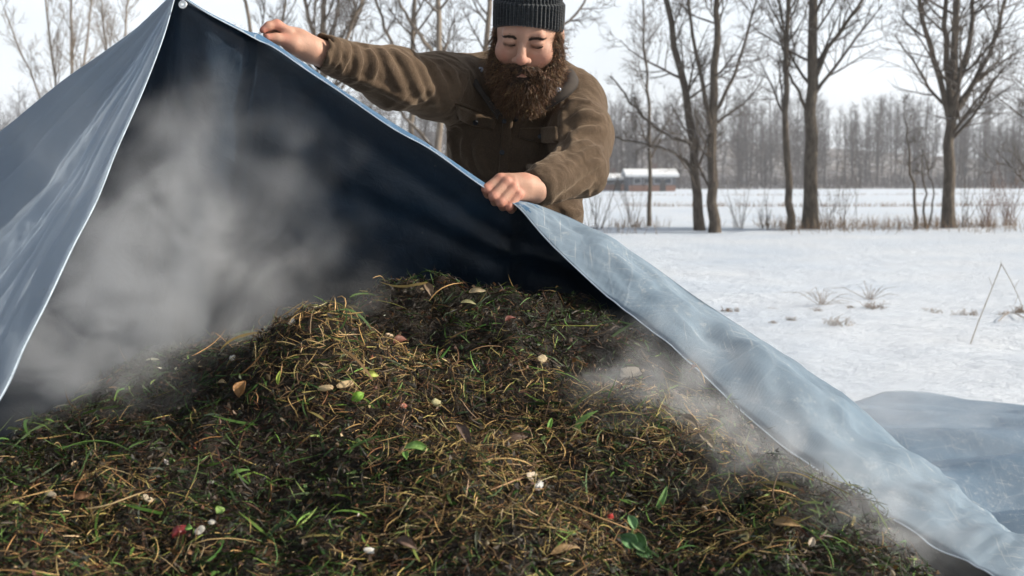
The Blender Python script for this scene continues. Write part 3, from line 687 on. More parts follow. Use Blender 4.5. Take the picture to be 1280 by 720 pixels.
def surf(sdf, lo, hi, h, disp=None):
    lo = np.array(lo, float); hi = np.array(hi, float); B = 8
    nb = np.ceil((hi - lo) / (h * B)).astype(int); n = nb * B + 1
    I = np.stack(np.meshgrid(*[np.arange(k) for k in nb], indexing='ij'), -1).reshape(-1, 3)
    cen = lo + (I + .5) * B * h; dc = sdf.ev(cen); R = B * h * .87 * 1.35 + .012
    D = np.full(n, .5, np.float32)
    for b in I[dc < -R]: D[b[0] * B:b[0] * B + B + 1, b[1] * B:b[1] * B + B + 1, b[2] * B:b[2] * B + B + 1] = -.5
    act = I[np.abs(dc) <= R]
    l = np.stack(np.meshgrid(*[np.arange(B + 1)] * 3, indexing='ij'), -1).reshape(-1, 3)
    P0 = lo + act * B * h; P1 = P0 + B * h; val = np.ones((len(act), len(l)))
    for f, blo, bhi, k, mode in sdf.ops:
        g = k + .012
        bm = np.where(((P0 < bhi + g) & (P1 > blo - g)).all(1))[0]
        if not len(bm): continue
        p = (P0[bm][:, None] + l[None] * h).reshape(-1, 3); e = f(p).reshape(len(bm), -1); dm = val[bm]
        if mode == 'u':
            hh = np.clip(.5 + .5 * (dm - e) / k, 0, 1); dm = dm * (1 - hh) + e * hh - k * hh * (1 - hh)
        else:
            hh = np.clip(.5 - .5 * (dm + e) / k, 0, 1); dm = dm * (1 - hh) - e * hh + k * hh * (1 - hh)
        val[bm] = dm
    near = np.where(np.abs(val).min(1) < h * 3)[0]
    if disp is not None:
        val[near] += disp((P0[near][:, None] + l[None] * h).reshape(-1, 3)).reshape(len(near), -1)
    idx = (act[:, None] * B + l[None]).reshape(-1, 3)
    D[idx[:, 0], idx[:, 1], idx[:, 2]] = val.ravel()
    S = D < 0
    c = np.zeros(tuple(n - 1), np.int8)
    for dx in (0, 1):
        for dy in (0, 1):
            for dz in (0, 1): c += S[dx:n[0] - 1 + dx, dy:n[1] - 1 + dy, dz:n[2] - 1 + dz]
    cell = np.argwhere((c > 0) & (c < 8)); idm = np.full(tuple(n - 1), -1, np.int32); idm[tuple(cell.T)] = np.arange(len(cell))
    acc = np.zeros((len(cell), 3)); cnt = np.zeros(len(cell))
    cor = [(x, y, z) for x in (0, 1) for y in (0, 1) for z in (0, 1)]
    for a in cor:
        for ax in range(3):
            if a[ax]: continue
            b = list(a); b[ax] = 1
            A = cell + a; Bc = cell + b; da = D[tuple(A.T)]; db = D[tuple(Bc.T)]; m = (da < 0) != (db < 0)
            t = np.where(m, da / np.where(m, da - db, 1), 0)
            q = np.array(a, float) + np.zeros((len(cell), 3)); q[:, ax] = t
            acc += np.where(m[:, None], q, 0); cnt += m
    V = lo + (cell + acc / cnt[:, None]) * h
    Fq = []
    for ax in range(3):
        o1, o2 = (ax + 1) % 3, (ax + 2) % 3
        sl0 = [slice(None)] * 3; sl1 = [slice(None)] * 3; sl0[ax] = slice(0, -1); sl1[ax] = slice(1, None)
        a = S[tuple(sl0)]; b = S[tuple(sl1)]
        e = np.argwhere(a != b); e = e[(e[:, o1] > 0) & (e[:, o2] > 0) & (e[:, o1] < n[o1] - 1) & (e[:, o2] < n[o2] - 1)]
        q = []
        for u, v_ in ((1, 1), (0, 1), (0, 0), (1, 0)):
            cc = e.copy(); cc[:, o1] -= u; cc[:, o2] -= v_; q.append(idm[tuple(cc.T)])
        q = np.stack(q, -1); fl = ~S[tuple(e.T)]; q[fl] = q[fl][:, ::-1]; Fq.append(q)
    F = np.concatenate(Fq); F = F[(F >= 0).all(1)]
    return V, F
def lap(V, F, it=1, w=.5, mask=None):
    n = len(V)
    for _ in range(it):
        s = np.zeros_like(V); c = np.zeros(n)
        for k in range(4):
            a = F[:, k]; b = F[:, (k + 1) % 4]
            for d in range(3):
                s[:, d] += np.bincount(a, V[b, d], n) + np.bincount(b, V[a, d], n)
            c += np.bincount(a, minlength=n) + np.bincount(b, minlength=n)
        V = V + w * (s / np.maximum(c, 1)[:, None] - V)
    return V

# ================================================================== THE MAN
def rotx(a): c, s = math.cos(a), math.sin(a); return np.array([[1, 0, 0], [0, c, -s], [0, s, c]])
def roty(a): c, s = math.cos(a), math.sin(a); return np.array([[c, 0, s], [0, 1, 0], [-s, 0, c]])
def rotz(a): c, s = math.cos(a), math.sin(a); return np.array([[c, -s, 0], [s, c, 0], [0, 0, 1]])
# head frame : x viewer's right, f towards the viewer (-y), z up
RH = rotz(math.radians(-7)) @ roty(math.radians(5.0)) @ rotx(math.radians(25))
def hl(x, f, z): return np.array([x, -f, z])
EYE = P(654, 54, 2.60); HC = EYE - RH @ hl(0, .078, 0)
def H(x, f, z): return HC + RH @ hl(x, f, z)
HS = 1.0
body = SDF()
body.ell(H(0, -.012, .035), (.074, .094, .085), RH)
body.ell(H(0, .022, -.022), (.067, .064, .090), RH, .02)
body.ell(H(0, .035, -.082), (.052, .048, .038), RH, .02)
for s in (-1, 1):
    body.ell(H(.040 * s, .058, -.030), (.027, .024, .026), RH, .018)
    body.ell(H(.076 * s, -.008, -.010), (.010, .018, .030), RH, .006)
body.cap(H(-.036, .0745, .019), H(.036, .0745, .019), .0135, .0135, .012)
for q in (.034, .041): body.cap(H(-.024, .0925, q), H(.024, .0925, q + .001), .0008, .0008, .002, 's')
for s in (-1, 1): body.cap(H(.020 * s, .086, -.0145), H(.038 * s, .080, -.0195), .0010, .0010, .003, 's'); body.cap(H(.020 * s, .100, -.030), H(.034 * s, .088, -.052), .0016, .0016, .005, 's')
body.cap(H(0, .080, .024), H(0, .080, .024), .012, .012, .012)
for s in (-1, 1):
    body.ell(H(.031 * s, .096, .003), (.020, .018, .0115), RH, .010, 's')
    body.ell(H(.0315 * s, .0735, .000), (.0160, .0145, .0125), RH, .003)
    body.ell(H(.0315 * s, .0785, .0035), (.0165, .0115, .0085), RH, .0025)     # lowered upper lid
    body.cap(H(.018 * s, .088, -.0095), H(.044 * s, .078, -.0085), .0016, .0012, .003)
body.cap(H(0, .084, .012), H(0, .104, -.026), .0085, .0115, .010)
body.ell(H(0, .107, -.031), (.0135, .0125, .0115), RH, .006)
for s in (-1, 1):
    body.ell(H(.0145 * s, .0975, -.0345), (.0085, .0100, .0078), RH, .005)
    body.ell(H(.0062 * s, .1060, -.0425), (.0033, .0040, .0030), RH, .002, 's')
body.cap(H(-.020, .086, -.0595), H(.020, .086, -.0595), .0050, .0050, .008)
body.cap(H(-.010, .094, -.0595), H(.010, .094, -.0595), .0052, .0052, .005)
body.cap(H(-.019, .095, -.0700), H(.019, .095, -.0700), .0052, .0052, .005)
body.cap(H(-.009, .0985, -.0700), H(.009, .0985, -.0700), .0052, .0052, .004)
body.cap(H(-.019, .101, -.0642), H(.019, .101, -.0642), .0012, .0012, .003, 's')
NB = P(655, 92, 2.80)
body.cap(H(0, -.03, -.06), NB, .058, .062, .03)
# torso and arms under the coat
CH = P(645, 175, 2.865)
body.ell(CH, (.155, .100, .16), None, .03); body.ell(P(643, 262, 2.87), (.150, .105, .18), None, .05); body.ell(P(643, 350, 2.90), (.150, .105, .14), None, .05)
SHL, SHR = P(588, 115, 2.83), P(722, 130, 2.84)
body.cap(SHL, SHR, .055, .055, .05); body.cap(P(655, 96, 2.84), CH, .07, .09, .05)
ELL, WRL = P(495, 99, 2.59), P(388, 62, 2.385)
ELR, WRR = P(728, 212, 2.62), P(669, 237, 2.455)
body.poly([SHL, ELL, WRL], [.052, .042, .0275], .02)
body.poly([SHR, ELR, WRR], [.052, .042, .0285], .02)
for sx in (-1, 1): body.poly([P(643, 350, 2.90) + np.array([.08 * sx, 0, -.02]), np.array([.005 + .10 * sx, 2.92, .62])], [.08, .06], .04)
# --- his right hand (left in the picture): pinching the cloth between thumb and fingers
def fing(pts, rs, k=.0035): body.poly(PP(pts), rs, k)
body.poly(PP([(388, 61, 2.385), (374, 54, 2.375), (361, 47, 2.365)]), [.0255, .0265, .0225], .012)
body.ell(P(368, 50, 2.37), (.026, .017, .022), roty(math.radians(28)), .012)
body.poly(PP([(380, 60, 2.37), (366, 55.5, 2.352), (354, 50, 2.340)]), [.0175, .0175, .0115], .010)       # ball of the thumb
fing([(357, 51, 2.342), (346, 48, 2.332), (334.5, 47.3, 2.322)], [.0118, .0105, .0088], .006)
fing([(361, 40, 2.352), (346, 30.5, 2.342), (336, 32.5, 2.332), (328.5, 37.5, 2.326)], [.0112, .0098, .0086, .0070], .006)
fing([(362, 41, 2.372), (346, 32, 2.366), (337, 38, 2.354), (333, 44, 2.344)], [.0112, .0098, .0086, .0072])
fing([(363, 44, 2.390), (349, 37, 2.386), (341, 44, 2.372), (338, 50, 2.360)], [.0108, .0094, .0082, .0070])
fing([(365, 48, 2.402), (354, 44, 2.400), (347, 50, 2.388), (345, 55, 2.378)], [.0098, .0084, .0075, .0064])
# --- his left hand: fist closed over the edge
body.poly(PP([(669, 237, 2.455), (655, 233, 2.435), (640, 231, 2.415)]), [.0270, .0265, .0210], .012)
body.poly(PP([(655, 228, 2.440), (627, 222.5, 2.412)]), [.016, .0115], .012)
body.poly(PP([(660, 240, 2.440), (647, 245, 2.405)]), [.018, .0110], .012)
body.ell(P(643, 233, 2.425), (.027, .020, .016), roty(math.radians(35)), .012)
body.ell(P(637, 238, 2.440), (.024, .016, .020), None, .01)
for a, b, c_, d, r in (((624.5, 223.5, 2.406), (607.8, 236.0, 2.388), (609.5, 243.5, 2.412), (618, 243, 2.432), .0106),
                       ((633.0, 227.5, 2.400), (616.4, 245.5, 2.380), (618.5, 252.0, 2.404), (627, 250, 2.426), .0109),
                       ((641.3, 234.5, 2.398), (625.8, 253.0, 2.378), (628.5, 258.5, 2.402), (636, 255, 2.424), .0106),
                       ((648.2, 243.0, 2.400), (636.5, 258.8, 2.384), (639.0, 262.5, 2.406), (645, 258, 2.424), .0094)):
    fing([a, b, c_, d], [r * 1.04, r * .98, r * .86, r * .72], .0028)
    body.cap(P(*a), P(*a), r * 1.10, r * 1.10, .004)
fing([(648, 232, 2.450), (632, 226, 2.442), (622, 234, 2.440), (618, 243, 2.444)], [.014, .0115, .0105, .0085], .008)
V, F = surf(body, (-.62, 2.24, .86), (.36, 3.02, 1.86), .003)
V = lap(V, F, 1, .35)
kn = PP([(328.5, 37.5, 2.326), (334.5, 47.3, 2.322), (346, 30.5, 2.342), (357, 51, 2.342), (624.5, 223.5, 2.406), (633, 227.5, 2.4), (641.3, 234.5, 2.398), (648.2, 243, 2.4), (607.8, 236, 2.388), (616.4, 245.5, 2.38), (625.8, 253, 2.378), (636.5, 258.8, 2.384)])
red = np.zeros(len(V))
for c in kn: red = np.maximum(red, np.exp(-(np.linalg.norm(V - c, axis=1) / .013) ** 2))
for c, r in ((H(.045, .07, -.035), .022), (H(-.045, .07, -.035), .022), (H(0, .115, -.03), .013)): red = np.maximum(red, .5 * np.exp(-(np.linalg.norm(V - c, axis=1) / r) ** 2))
lip = np.zeros(len(V))
for a in np.linspace(-.018, .018, 7): lip = np.maximum(lip, np.exp(-(np.linalg.norm((V - H(a, .096, -.0645)) * 1, axis=1) / .0085) ** 4))
ey = np.zeros(len(V))
for s in (-1, 1):
    for a in np.linspace(-.012, .012, 7): ey = np.maximum(ey, np.exp(-(np.linalg.norm(V - H(.0315 * s + a, .089 - abs(a) * .25, -.0045 + abs(a) * .12), axis=1) / .0038) ** 2))
skin = np.array([.47, .27, .19]); cols = skin * np.ones((len(V), 1))
for c in PP([(335.5, 46.6, 2.3135), (329.8, 35.6, 2.322)]):
    na = np.exp(-(np.linalg.norm(V - c, axis=1) / .0058) ** 4)[:, None]; cols = cols * (1 - .7 * na) + .7 * na * np.array([.62, .42, .35])
hand = sstep(1.55, 1.50, V[:, 2]) * sstep(.12, .06, np.abs(V[:, 0] - 0)) + (V[:, 0] < -.36)
cols = cols * (1 - .0 * hand[:, None])
cols = cols * (1 + .13 * fbm(V * 30, 4, 4))[:, None] * (1 + np.array([0., -.10, -.10]) * np.clip(fbm(V * 60, 3, 14), 0, 1)[:, None])
cols = cols * (1 - red[:, None]) + red[:, None] * np.array([.50, .17, .12])
cols = cols * (1 - lip[:, None]) + lip[:, None] * np.array([.36, .13, .11])
cols = cols * (1 - .8 * ey[:, None]) + .8 * ey[:, None] * np.array([.05, .025, .02])
t = NT('skin'); a = t.new('ShaderNodeAttribute', attribute_name='col'); t.base(a.outputs[0]); t.rough(.58)
t.set(Subsurface_Weight=.06, Subsurface_Scale=.01, Specular_IOR_Level=.4); t.b.inputs['Subsurface Radius'].default_value = (1, .35, .2)
t.bump(t.math('ADD', t.noise(420, 5, .65, t.coord()).outputs[0], t.math('MULTIPLY', t.noise(90, 4, .6, t.coord()).outputs[0], 1.5)), .35, .002)
man = mesh('person', V, F, t.m, cols=cols)
recenter(man, (0, 2.88, 0))
tag(man, 'bearded man in brown work jacket and black knit hat lifting the tarp with both hands', 'person')
print('body', len(V), round(time.time() - T0, 1))
# --- coat
coat = SDF()
coat.ell(P(646, 182, 2.865), (.178, .122, .19), None, .03)
coat.ell(P(642, 268, 2.865), (.178, .130, .19), None, .05)
coat.ell(P(641, 355, 2.88), (.182, .138, .17), None, .05)
coat.cap(P(598, 117, 2.83), P(712, 127, 2.835), .078, .074, .05)
coat.cap(P(625, 92, 2.86), P(690, 100, 2.86), .062, .062, .05)
coat.poly([P(583, 113, 2.83), P(545, 108, 2.71), ELL], [.090, .078, .066], .03)
cuffL = P(396, 62.5, 2.395); cuffR = P(661, 236, 2.452) * .0 + P(664, 236, 2.462)
coat.ccone(ELL, cuffL, .064, .0375, .003, .03)
coat.cap(ELL, ELL, .064, .064, .03)
coat.poly([P(720, 132, 2.84), P(726, 170, 2.72), ELR], [.078, .074, .064], .03)
coat.ccone(ELR, cuffR, .064, .0405, .003, .03)
# folds raised on the cloth
def march(sd, px, py, off=0.):
    d = raydir(px, py); o = np.array([0, 0, CAMZ]); t = 2.25
    for _ in range(60):
        e = sd.ev((o + t * d)[None])[0]
        if e < .0006: break
        t += min(e, .03) * .8
        if t > 3.6: return None
    return o + t * d
def march_many(sd, q):
    D = np.array([raydir(a, b) for a, b in q]); o = np.array([0, 0, CAMZ]); t = np.full(len(D), 2.2)
    for _ in range(70):
        e = sd.ev(o + t[:, None] * D); t = t + np.where(e > .0005, np.minimum(e, .03) * .8, 0)
        if (e < .0005).all(): break
    return o + t[:, None] * D
def nrm_many(sd, p, e=.004):
    g = np.stack([sd.ev(p + np.eye(3)[i] * e) - sd.ev(p - np.eye(3)[i] * e) for i in range(3)], -1); return g / np.linalg.norm(g, axis=1)[:, None]
def nrm_at(sd, p, e=.004):
    q = np.array([p + np.eye(3)[i] * e * s for i in range(3) for s in (1, -1)]); v_ = sd.ev(q); g = np.array([v_[0] - v_[1], v_[2] - v_[3], v_[4] - v_[5]]); return g / np.linalg.norm(g)
base = SDF(); base.ops = list(coat.ops)
def fold(pts, r, depth=.62, k=.013):
    pts = crom(np.array([(a, b, 0) for a, b in pts], float), max(5, len(pts) * 3))
    W = march_many(base, pts[:, :2]); ok = W[:, 1] < 3.1; W = (W - nrm_many(base, W) * r * (1 - depth))[ok]
    if len(W) > 1:
        rr = [r * (.35 + .65 * math.sin(PI * (i + .6) / (len(W) + .2))) for i in range(len(W))]; coat.poly(W, rr, k)
R_, B_ = .011, .016
for f_, r in [([(669, 214), (684, 208), (700, 197), (722, 182), (736, 176)], .010), ([(678, 226), (700, 214), (730, 193), (752, 184)], .011), ([(690, 240), (712, 226), (738, 207), (752, 202)], .010),
              ([(694, 252), (718, 240), (742, 224)], .010), ([(688, 231), (702, 222), (712, 214)], .006), ([(705, 180), (728, 163), (757, 160)], .011), ([(706, 155), (730, 143), (754, 146)], .010),
              ([(704, 138), (722, 126), (742, 130)], .009), ([(711, 200), (716, 182), (712, 165)], .008), ([(664, 219), (671, 232), (675, 250)], .006), ([(684, 212), (688, 230), (687, 252)], .005),
              ([(399, 44), (401, 60), (398, 78)], .006), ([(409, 45), (413, 62), (407, 82)], .006), ([(417, 47), (424, 62), (416, 84)], .007), ([(432, 50), (433, 66), (426, 92)], .008), ([(446, 54), (449, 78), (442, 100)], .009),
              ([(460, 56), (468, 80), (463, 112)], .009), ([(474, 58), (486, 78), (505, 120)], .010), ([(492, 62), (510, 82), (530, 125)], .010), ([(508, 66), (528, 88), (548, 140)], .011), ([(528, 70), (545, 90), (562, 130)], .010),
              ([(552, 74), (566, 96), (574, 128)], .010), ([(440, 95), (480, 112), (520, 132)], .008), ([(560, 150), (566, 185), (575, 215)], .010), ([(700, 185), (680, 205), (640, 212)], .009), ([(700, 130), (703, 160), (698, 190)], .010),
              ([(596, 178), (600, 200), (612, 222)], .008), ([(705, 262), (715, 268), (728, 266)], .009), ([(585, 85), (578, 110), (562, 140)], .007), ([(655, 200), (662, 190), (668, 182)], .005), ([(580, 175), (584, 195), (590, 208)], .006)]:
    fold(f_, r)
# hollow cuffs
for e, c in ((ELL, cuffL), (ELR, cuffR)):
    ax = (c - e) / np.linalg.norm(c - e); coat.ccone(c - ax * .035, c + ax * .03, .0315, .0335, .002, .003, 's')
def cdisp(p):
    return .0020 * fbm(p * 22, 2, 6) + .0035 * vnoise(p * np.array([9, 9, 5.]), 17) + .0040 * np.abs(fbm(p * np.array([26, 26, 11.]) + 2.5 * vnoise(p * 6, 3)[:, None], 2, 71))
V, F = surf(coat, (-.52, 2.30, .80), (.34, 3.08, 1.66), .0035, cdisp)
keepf = V[F].mean(1)[:, 2] > .84; 
V = lap(V, F, 1, .4)
t = NT('jacket_cloth'); c = t.coord(); n1 = t.noise(7, 5, .65, c); n2 = t.noise(300, 3, .7, c)
cc = t.mix(t.ramp(n1.outputs[0], [(.3, 0.), (.72, 1.)]), (.055, .038, .026), (.102, .072, .048)); cc = t.mix(t.ramp(n2.outputs[0], [(.4, 0.), (.7, .35)]), cc, (.17, .115, .078))
t.base(cc); t.rough(.95); t.set(Specular_IOR_Level=.12, Sheen_Weight=.35, Sheen_Roughness=.45); t.b.inputs['Sheen Tint'].default_value = (.8, .62, .45, 1)
h_ = t.math('ADD', t.math('MULTIPLY', n2.outputs[0], .25), t.math('MULTIPLY', t.noise(45, 5, .6, c, .7).outputs[0], .6)); t.bump(h_, .8, .005)
M_COAT = t.m
def kid(o): keepv = (0, 2.88, 0); me = o.data; n = len(me.vertices); a = np.empty(n * 3, np.float32); me.vertices.foreach_get('co', a); a = a.reshape(-1, 3) - np.array(keepv, np.float32); me.vertices.foreach_set('co', a.ravel()); me.update(); return o
jacket = kid(mesh('jacket', V, F, M_COAT, parent=man))
print('coat', len(V), round(time.time() - T0, 1))
coat_s = SDF(); coat_s.ops = list(coat.ops)
def patch(name, quad, th, mat, nu=22, nv=9, round_=.0, parent=None, sag=0, sdf=None):
    """cloth piece sewn on: a four-cornered outline laid on the coat (corners tl,tr,br,bl)"""
    tl, tr, br, bl = [np.array(q, float) for q in quad]; A = np.zeros((nu, nv, 3)); N = np.zeros((nu, nv, 3))
    uu, ww = np.meshgrid(np.linspace(0, 1, nu), np.linspace(0, 1, nv), indexing='ij'); uu = uu.reshape(-1, 1); ww = ww.reshape(-1, 1)
    q = (tl * (1 - uu) + tr * uu) * (1 - ww) + (bl * (1 - uu) + br * uu) * ww + np.array([0, 1.]) * sag * np.sin(PI * uu) * ww
    A = march_many(sdf or base, q); N = nrm_many(sdf or base, A, .012).reshape(nu, nv, 3); A = A.reshape(nu, nv, 3)
    e = np.minimum(1, np.minimum(np.minimum(np.arange(nu), nu - 1 - np.arange(nu))[:, None], np.minimum(np.arange(nv), nv - 1 - np.arange(nv))[None]) / 1.0)
    top = A + N * (th * (.55 + .45 * e))[..., None]; bot = A - N * .008
    V = np.concatenate([top.reshape(-1, 3), bot.reshape(-1, 3)]); F1 = gridF(nu, nv)[:, ::-1]; F2 = F1[:, ::-1] + nu * nv
    def rim(ix): ix = np.asarray(ix); return np.stack([ix[:-1], ix[:-1] + nu * nv, ix[1:] + nu * nv, ix[1:]], -1)
    E = np.concatenate([rim(np.arange(nv)), rim(np.arange(nv) + (nu - 1) * nv)[:, ::-1], rim(np.arange(nu) * nv)[:, ::-1], rim(np.arange(nu) * nv + nv - 1)])
    return kid(mesh(name, V, np.concatenate([F1, F2, E]), mat, parent=parent or man)), A, N
def disc(name, px, py, r, mat, parent=None, off=.012, sd=None):
    h_ = march(sd or base, px, py); n = nrm_at(sd or base, h_, .012); c = h_ + n * off
    u = np.cross(n, [0, 0, 1.]); u /= np.linalg.norm(u); w = np.cross(u, n); k = 20; a = np.arange(k) * 2 * PI / k
    prof = [(r, -.012), (r, .0005), (r * .85, .0018), (r * .55, .0008), (.0001, .0010)]
    V = np.concatenate([c + rr * (np.cos(a)[:, None] * u + np.sin(a)[:, None] * w) + n * zz for rr, zz in prof])
    F = []
    for i in range(len(prof) - 1):
        for j in range(k): F.append([i * k + j, (i + 1) * k + j, (i + 1) * k + (j + 1) % k, i * k + (j + 1) % k])
    return kid(mesh(name, V, np.array(F), mat, parent=parent or man))
M_BTN = simple('button_metal', (.035, .038, .045), .35, Metallic=.6)
f1, _, _ = patch('pocket_flap', [(571.5, 132), (622, 149), (617, 162), (572, 146)], .012, M_COAT, 24, 9, sag=3, sdf=coat)
f2, _, _ = patch('pocket_flap', [(650, 160.5), (697, 159), (697, 178), (649, 172)], .012, M_COAT, 24, 9, sag=3, sdf=coat)
M_BTNo = [disc('button', 594, 149.5, .0062, M_BTN, off=.0155), disc('button', 676, 171, .0062, M_BTN, off=.0155)]
f3, _, _ = patch('front_placket', [(630, 138), (642, 140), (634, 262), (620, 258)], .0105, M_COAT, 8, 40)
disc('button', 628.5, 191, .0062, M_BTN, off=.0135); disc('button', 631, 152, .0055, M_BTN, off=.0135)
patch('shoulder_seam', [(556, 121), (612, 141), (612, 143.5), (556, 123.5)], .0045, M_COAT, 24, 3)
# dark shirt between the lapels
M_SHIRT = simple('shirt_cloth', (.008, .008, .009), .9)
patch('shirt', [(622, 112), (672, 112), (646, 152), (638, 152)], .0045, M_SHIRT, 14, 14)
# collar: a band round the neck folded outwards
cin = crom(PP([(628, 146, 2.70), (607, 122, 2.705), (594, 92, 2.76), (606, 78, 2.86), (652, 70, 2.93), (698, 80, 2.87), (708, 96, 2.77), (694, 118, 2.70), (652, 142, 2.69)]), 60)
cout = crom(PP([(622, 152, 2.695), (597, 116, 2.70), (583, 96, 2.745), (590, 88, 2.88), (652, 86, 2.97), (712, 92, 2.88), (722, 108, 2.75), (706, 126, 2.675), (660, 152, 2.685)]), 60)
M_COL = simple('collar_cloth', (.060, .042, .030), .9); M_CIN = simple('collar_lining', (.038, .029, .023), .92)
for nm, a_, b_, top_ in (('collar', cin, cout, .012),):
    w = np.linspace(0, 1, 9); G = a_[:, None] * (1 - w)[None, :, None] + b_[:, None] * w[None, :, None]; G[..., 2] += (np.sin(PI * w * .9) * .014)[None]; G[..., 1] -= .006
    kid(sheet(nm, G, .005, (M_CIN, M_COL), parent=man))
for px, py, y in ((601, 87, 2.745), (698, 112, 2.68)):
    kid(mesh('collar_snap', *ring(P(px, py, y), .0042, .0025, (0.2, -1, .1), 14, 8), simple('snap_metal', (.30, .33, .40), .3, Metallic=.7), parent=man))
# --- knit hat
nth, nz = 480, 60
th = np.arange(nth) * 2 * PI / nth; tz = np.linspace(0, 1, nz); TH, TZ = np.meshgrid(th, tz, indexing='ij')
fr = np.cos(TH)   # 1 at the front
zb = -.010 + .052 * np.clip((fr + .25) / 1.25, 0, 1) ** 1.1 - .012 * np.clip(-fr, 0, 1)
ztop = .150
prof = np.where(TZ < .42, 1.0, np.sqrt(np.clip(1 - (np.clip(TZ - .42, 0, 1) / .58) ** 2.3, 0, 1)))
z = zb + (ztop - zb) * TZ
cuff = sstep(.50, .47, TZ)
rib = .0021 * np.cos(TH * 52) * np.clip(prof * 1.4, 0, 1)
roundl = -.006 * np.exp(-(TZ / .025) ** 2) - .002 * np.exp(-((TZ - .485) / .015) ** 2)
rr = 1.0
X_ = np.sin(TH) * (.0740 * prof + .0060 * cuff + .002 + rib + roundl); Fv = np.cos(TH) * (.0930 * prof + .0070 * cuff + .003 + rib + roundl) - .010
G = np.stack([X_, -Fv, z], -1) + np.array([0, 0, 0]); V = G.reshape(-1, 3) @ RH.T + HC
V2 = (np.stack([X_ * .93, -(Fv * .93), z + .003], -1)[:, ::-1][:, -8:]).reshape(-1, 3) @ RH.T + HC
F = gridF(nth, nz, True)
t = NT('knit_wool'); c = t.coord(); n1 = t.noise(380, 3, .7, c); t.base(t.mix(t.ramp(n1.outputs[0], [(.35, 0.), (.7, 1.)]), (.010, .012, .014), (.040, .046, .052))); t.rough(.95)
t.set(Sheen_Weight=.35, Specular_IOR_Level=.1); wv = t.new('ShaderNodeTexWave', wave_type='BANDS', bands_direction='Z'); wv.inputs['Scale'].default_value = 55; wv.inputs['Distortion'].default_value = 1.; t.link(c, wv.inputs[0])
t.bump(t.math('ADD', t.math('MULTIPLY', n1.outputs[0], .6), t.math('MULTIPLY', wv.outputs[1], .5)), .6, .003)
hat = kid(mesh('knit_hat', V, F, t.m, parent=man))
# --- beard, moustache, hair
hairb = SDF()
hairb.ell(H(0, .042, -.098), (.066, .048, .058), RH, .02)
hairb.ell(H(0, .056, -.128), (.052, .036, .038), RH, .03)
for s in (-1, 1):
    hairb.ell(H(.0595 * s, .028, -.066), (.0235, .038, .048), RH, .015); hairb.ell(H(.069 * s, .012, -.020), (.011, .024, .040), RH, .015)
    hairb.cap(H(.006 * s, .1005, -.0515), H(.032 * s, .086, -.066), .0062, .0085, .008); hairb.cap(H(.032 * s, .086, -.066), H(.050 * s, .066, -.095), .0085, .014, .012)
hairb.cap(H(-.022, .080, -.092), H(.022, .080, -.092), .018, .018, .02)
hairb.ell(H(0, .110, -.0700), (.022, .030, .0052), RH, .004, 's')
V, F = surf(hairb, HC - .26, HC + .26, .004, lambda p: .006 * fbm(p * 55, 3, 3) + .006 * vnoise(p * 20, 8))
t = NT('beard_base'); t.base((.022, .012, .007)); t.rough(.9)
M_HAIR = mat_col('beard_hair', .5, .35)
beard = kid(mesh('beard', V, F, t.m, parent=man))
V = V; fn = np.cross(V[F[:, 1]] - V[F[:, 0]], V[F[:, 2]] - V[F[:, 0]]); cen = V[F].mean(1); fn /= np.linalg.norm(fn, axis=1)[:, None] + 1e-12
lc_ = (cen - HC) @ RH; k = np.where((cen[:, 1] < HC[1] + .03) & ~((np.abs(lc_[:, 0]) < .019) & (lc_[:, 2] > -.078) & (lc_[:, 2] < -.060) & (-lc_[:, 1] > .07)))[0]; pick = k[rng.integers(0, len(k), 17000)]; n = len(pick)
c0 = cen[pick] + rng.normal(0, .0015, (n, 3)); nn_ = fn[pick]
loc = (c0 - HC) @ RH; low = sstep(-.02, -.12, loc[:, 2])
down = RH @ np.array([0, -.25, -1.]); outw = (c0 - H(0, .02, -.07)) * np.array([1, .5, .2]); outw /= np.linalg.norm(outw, axis=1)[:, None]
ln = .007 + .012 * low * rng.uniform(.5, 1.3, n) + .004 * rng.random(n)
must = (np.abs(loc[:, 0]) < .05) & (loc[:, 2] > -.085) & (-loc[:, 1] > .07); ln[must] = rng.uniform(.006, .012, must.sum())
dirv = nn_ * .45 + down + outw * .35 + rng.normal(0, .38, (n, 3)); 
dirv[must] = (RH @ np.stack([np.sign(loc[must, 0]) * .9, -np.full(must.sum(), .35), np.full(must.sum(), -.75)], 0)).T + rng.normal(0, .3, (must.sum(), 3))
dirv /= np.linalg.norm(dirv, axis=1)[:, None]
pts = [c0]; ph = rng.uniform(0, 6.28, n); side = np.cross(dirv, rng.normal(0, 1, (n, 3))); side /= np.linalg.norm(side, axis=1)[:, None]; s2v = np.cross(dirv, side)
for i in range(1, 7):
    tt = i / 6; amp = .0022 * tt
    pts.append(c0 + dirv * (ln * tt)[:, None] + side * (np.cos(ph + tt * 7) * amp)[:, None] + s2v * (np.sin(ph + tt * 7) * amp)[:, None])
pl = np.stack(pts, 1); w = np.full((n, 7), .00075) * np.interp(np.linspace(0, 1, 7), [0, .6, 1], [1, .9, .25])
HC_ = [(3, (.045, .022, .012)), (4, (.09, .045, .022)), (2, (.15, .078, .038)), (.6, (.28, .17, .09))]
V, F = ribbons(pl, w, side); kid(mesh('beard_hair', V, F, M_HAIR, parent=man, cols=np.repeat(mixcols(n, HC_, .25), 14, 0)))
ii = rng.integers(0, n, 3200); c1 = c0[ii]; n1_ = len(ii); d1 = nn_[ii] * .7 + down * .6 + outw[ii] * .6 + rng.normal(0, .55, (n1_, 3)); d1[must[ii]] = dirv[ii][must[ii]] + rng.normal(0, .4, (must[ii].sum(), 3)); d1 /= np.linalg.norm(d1, axis=1)[:, None]
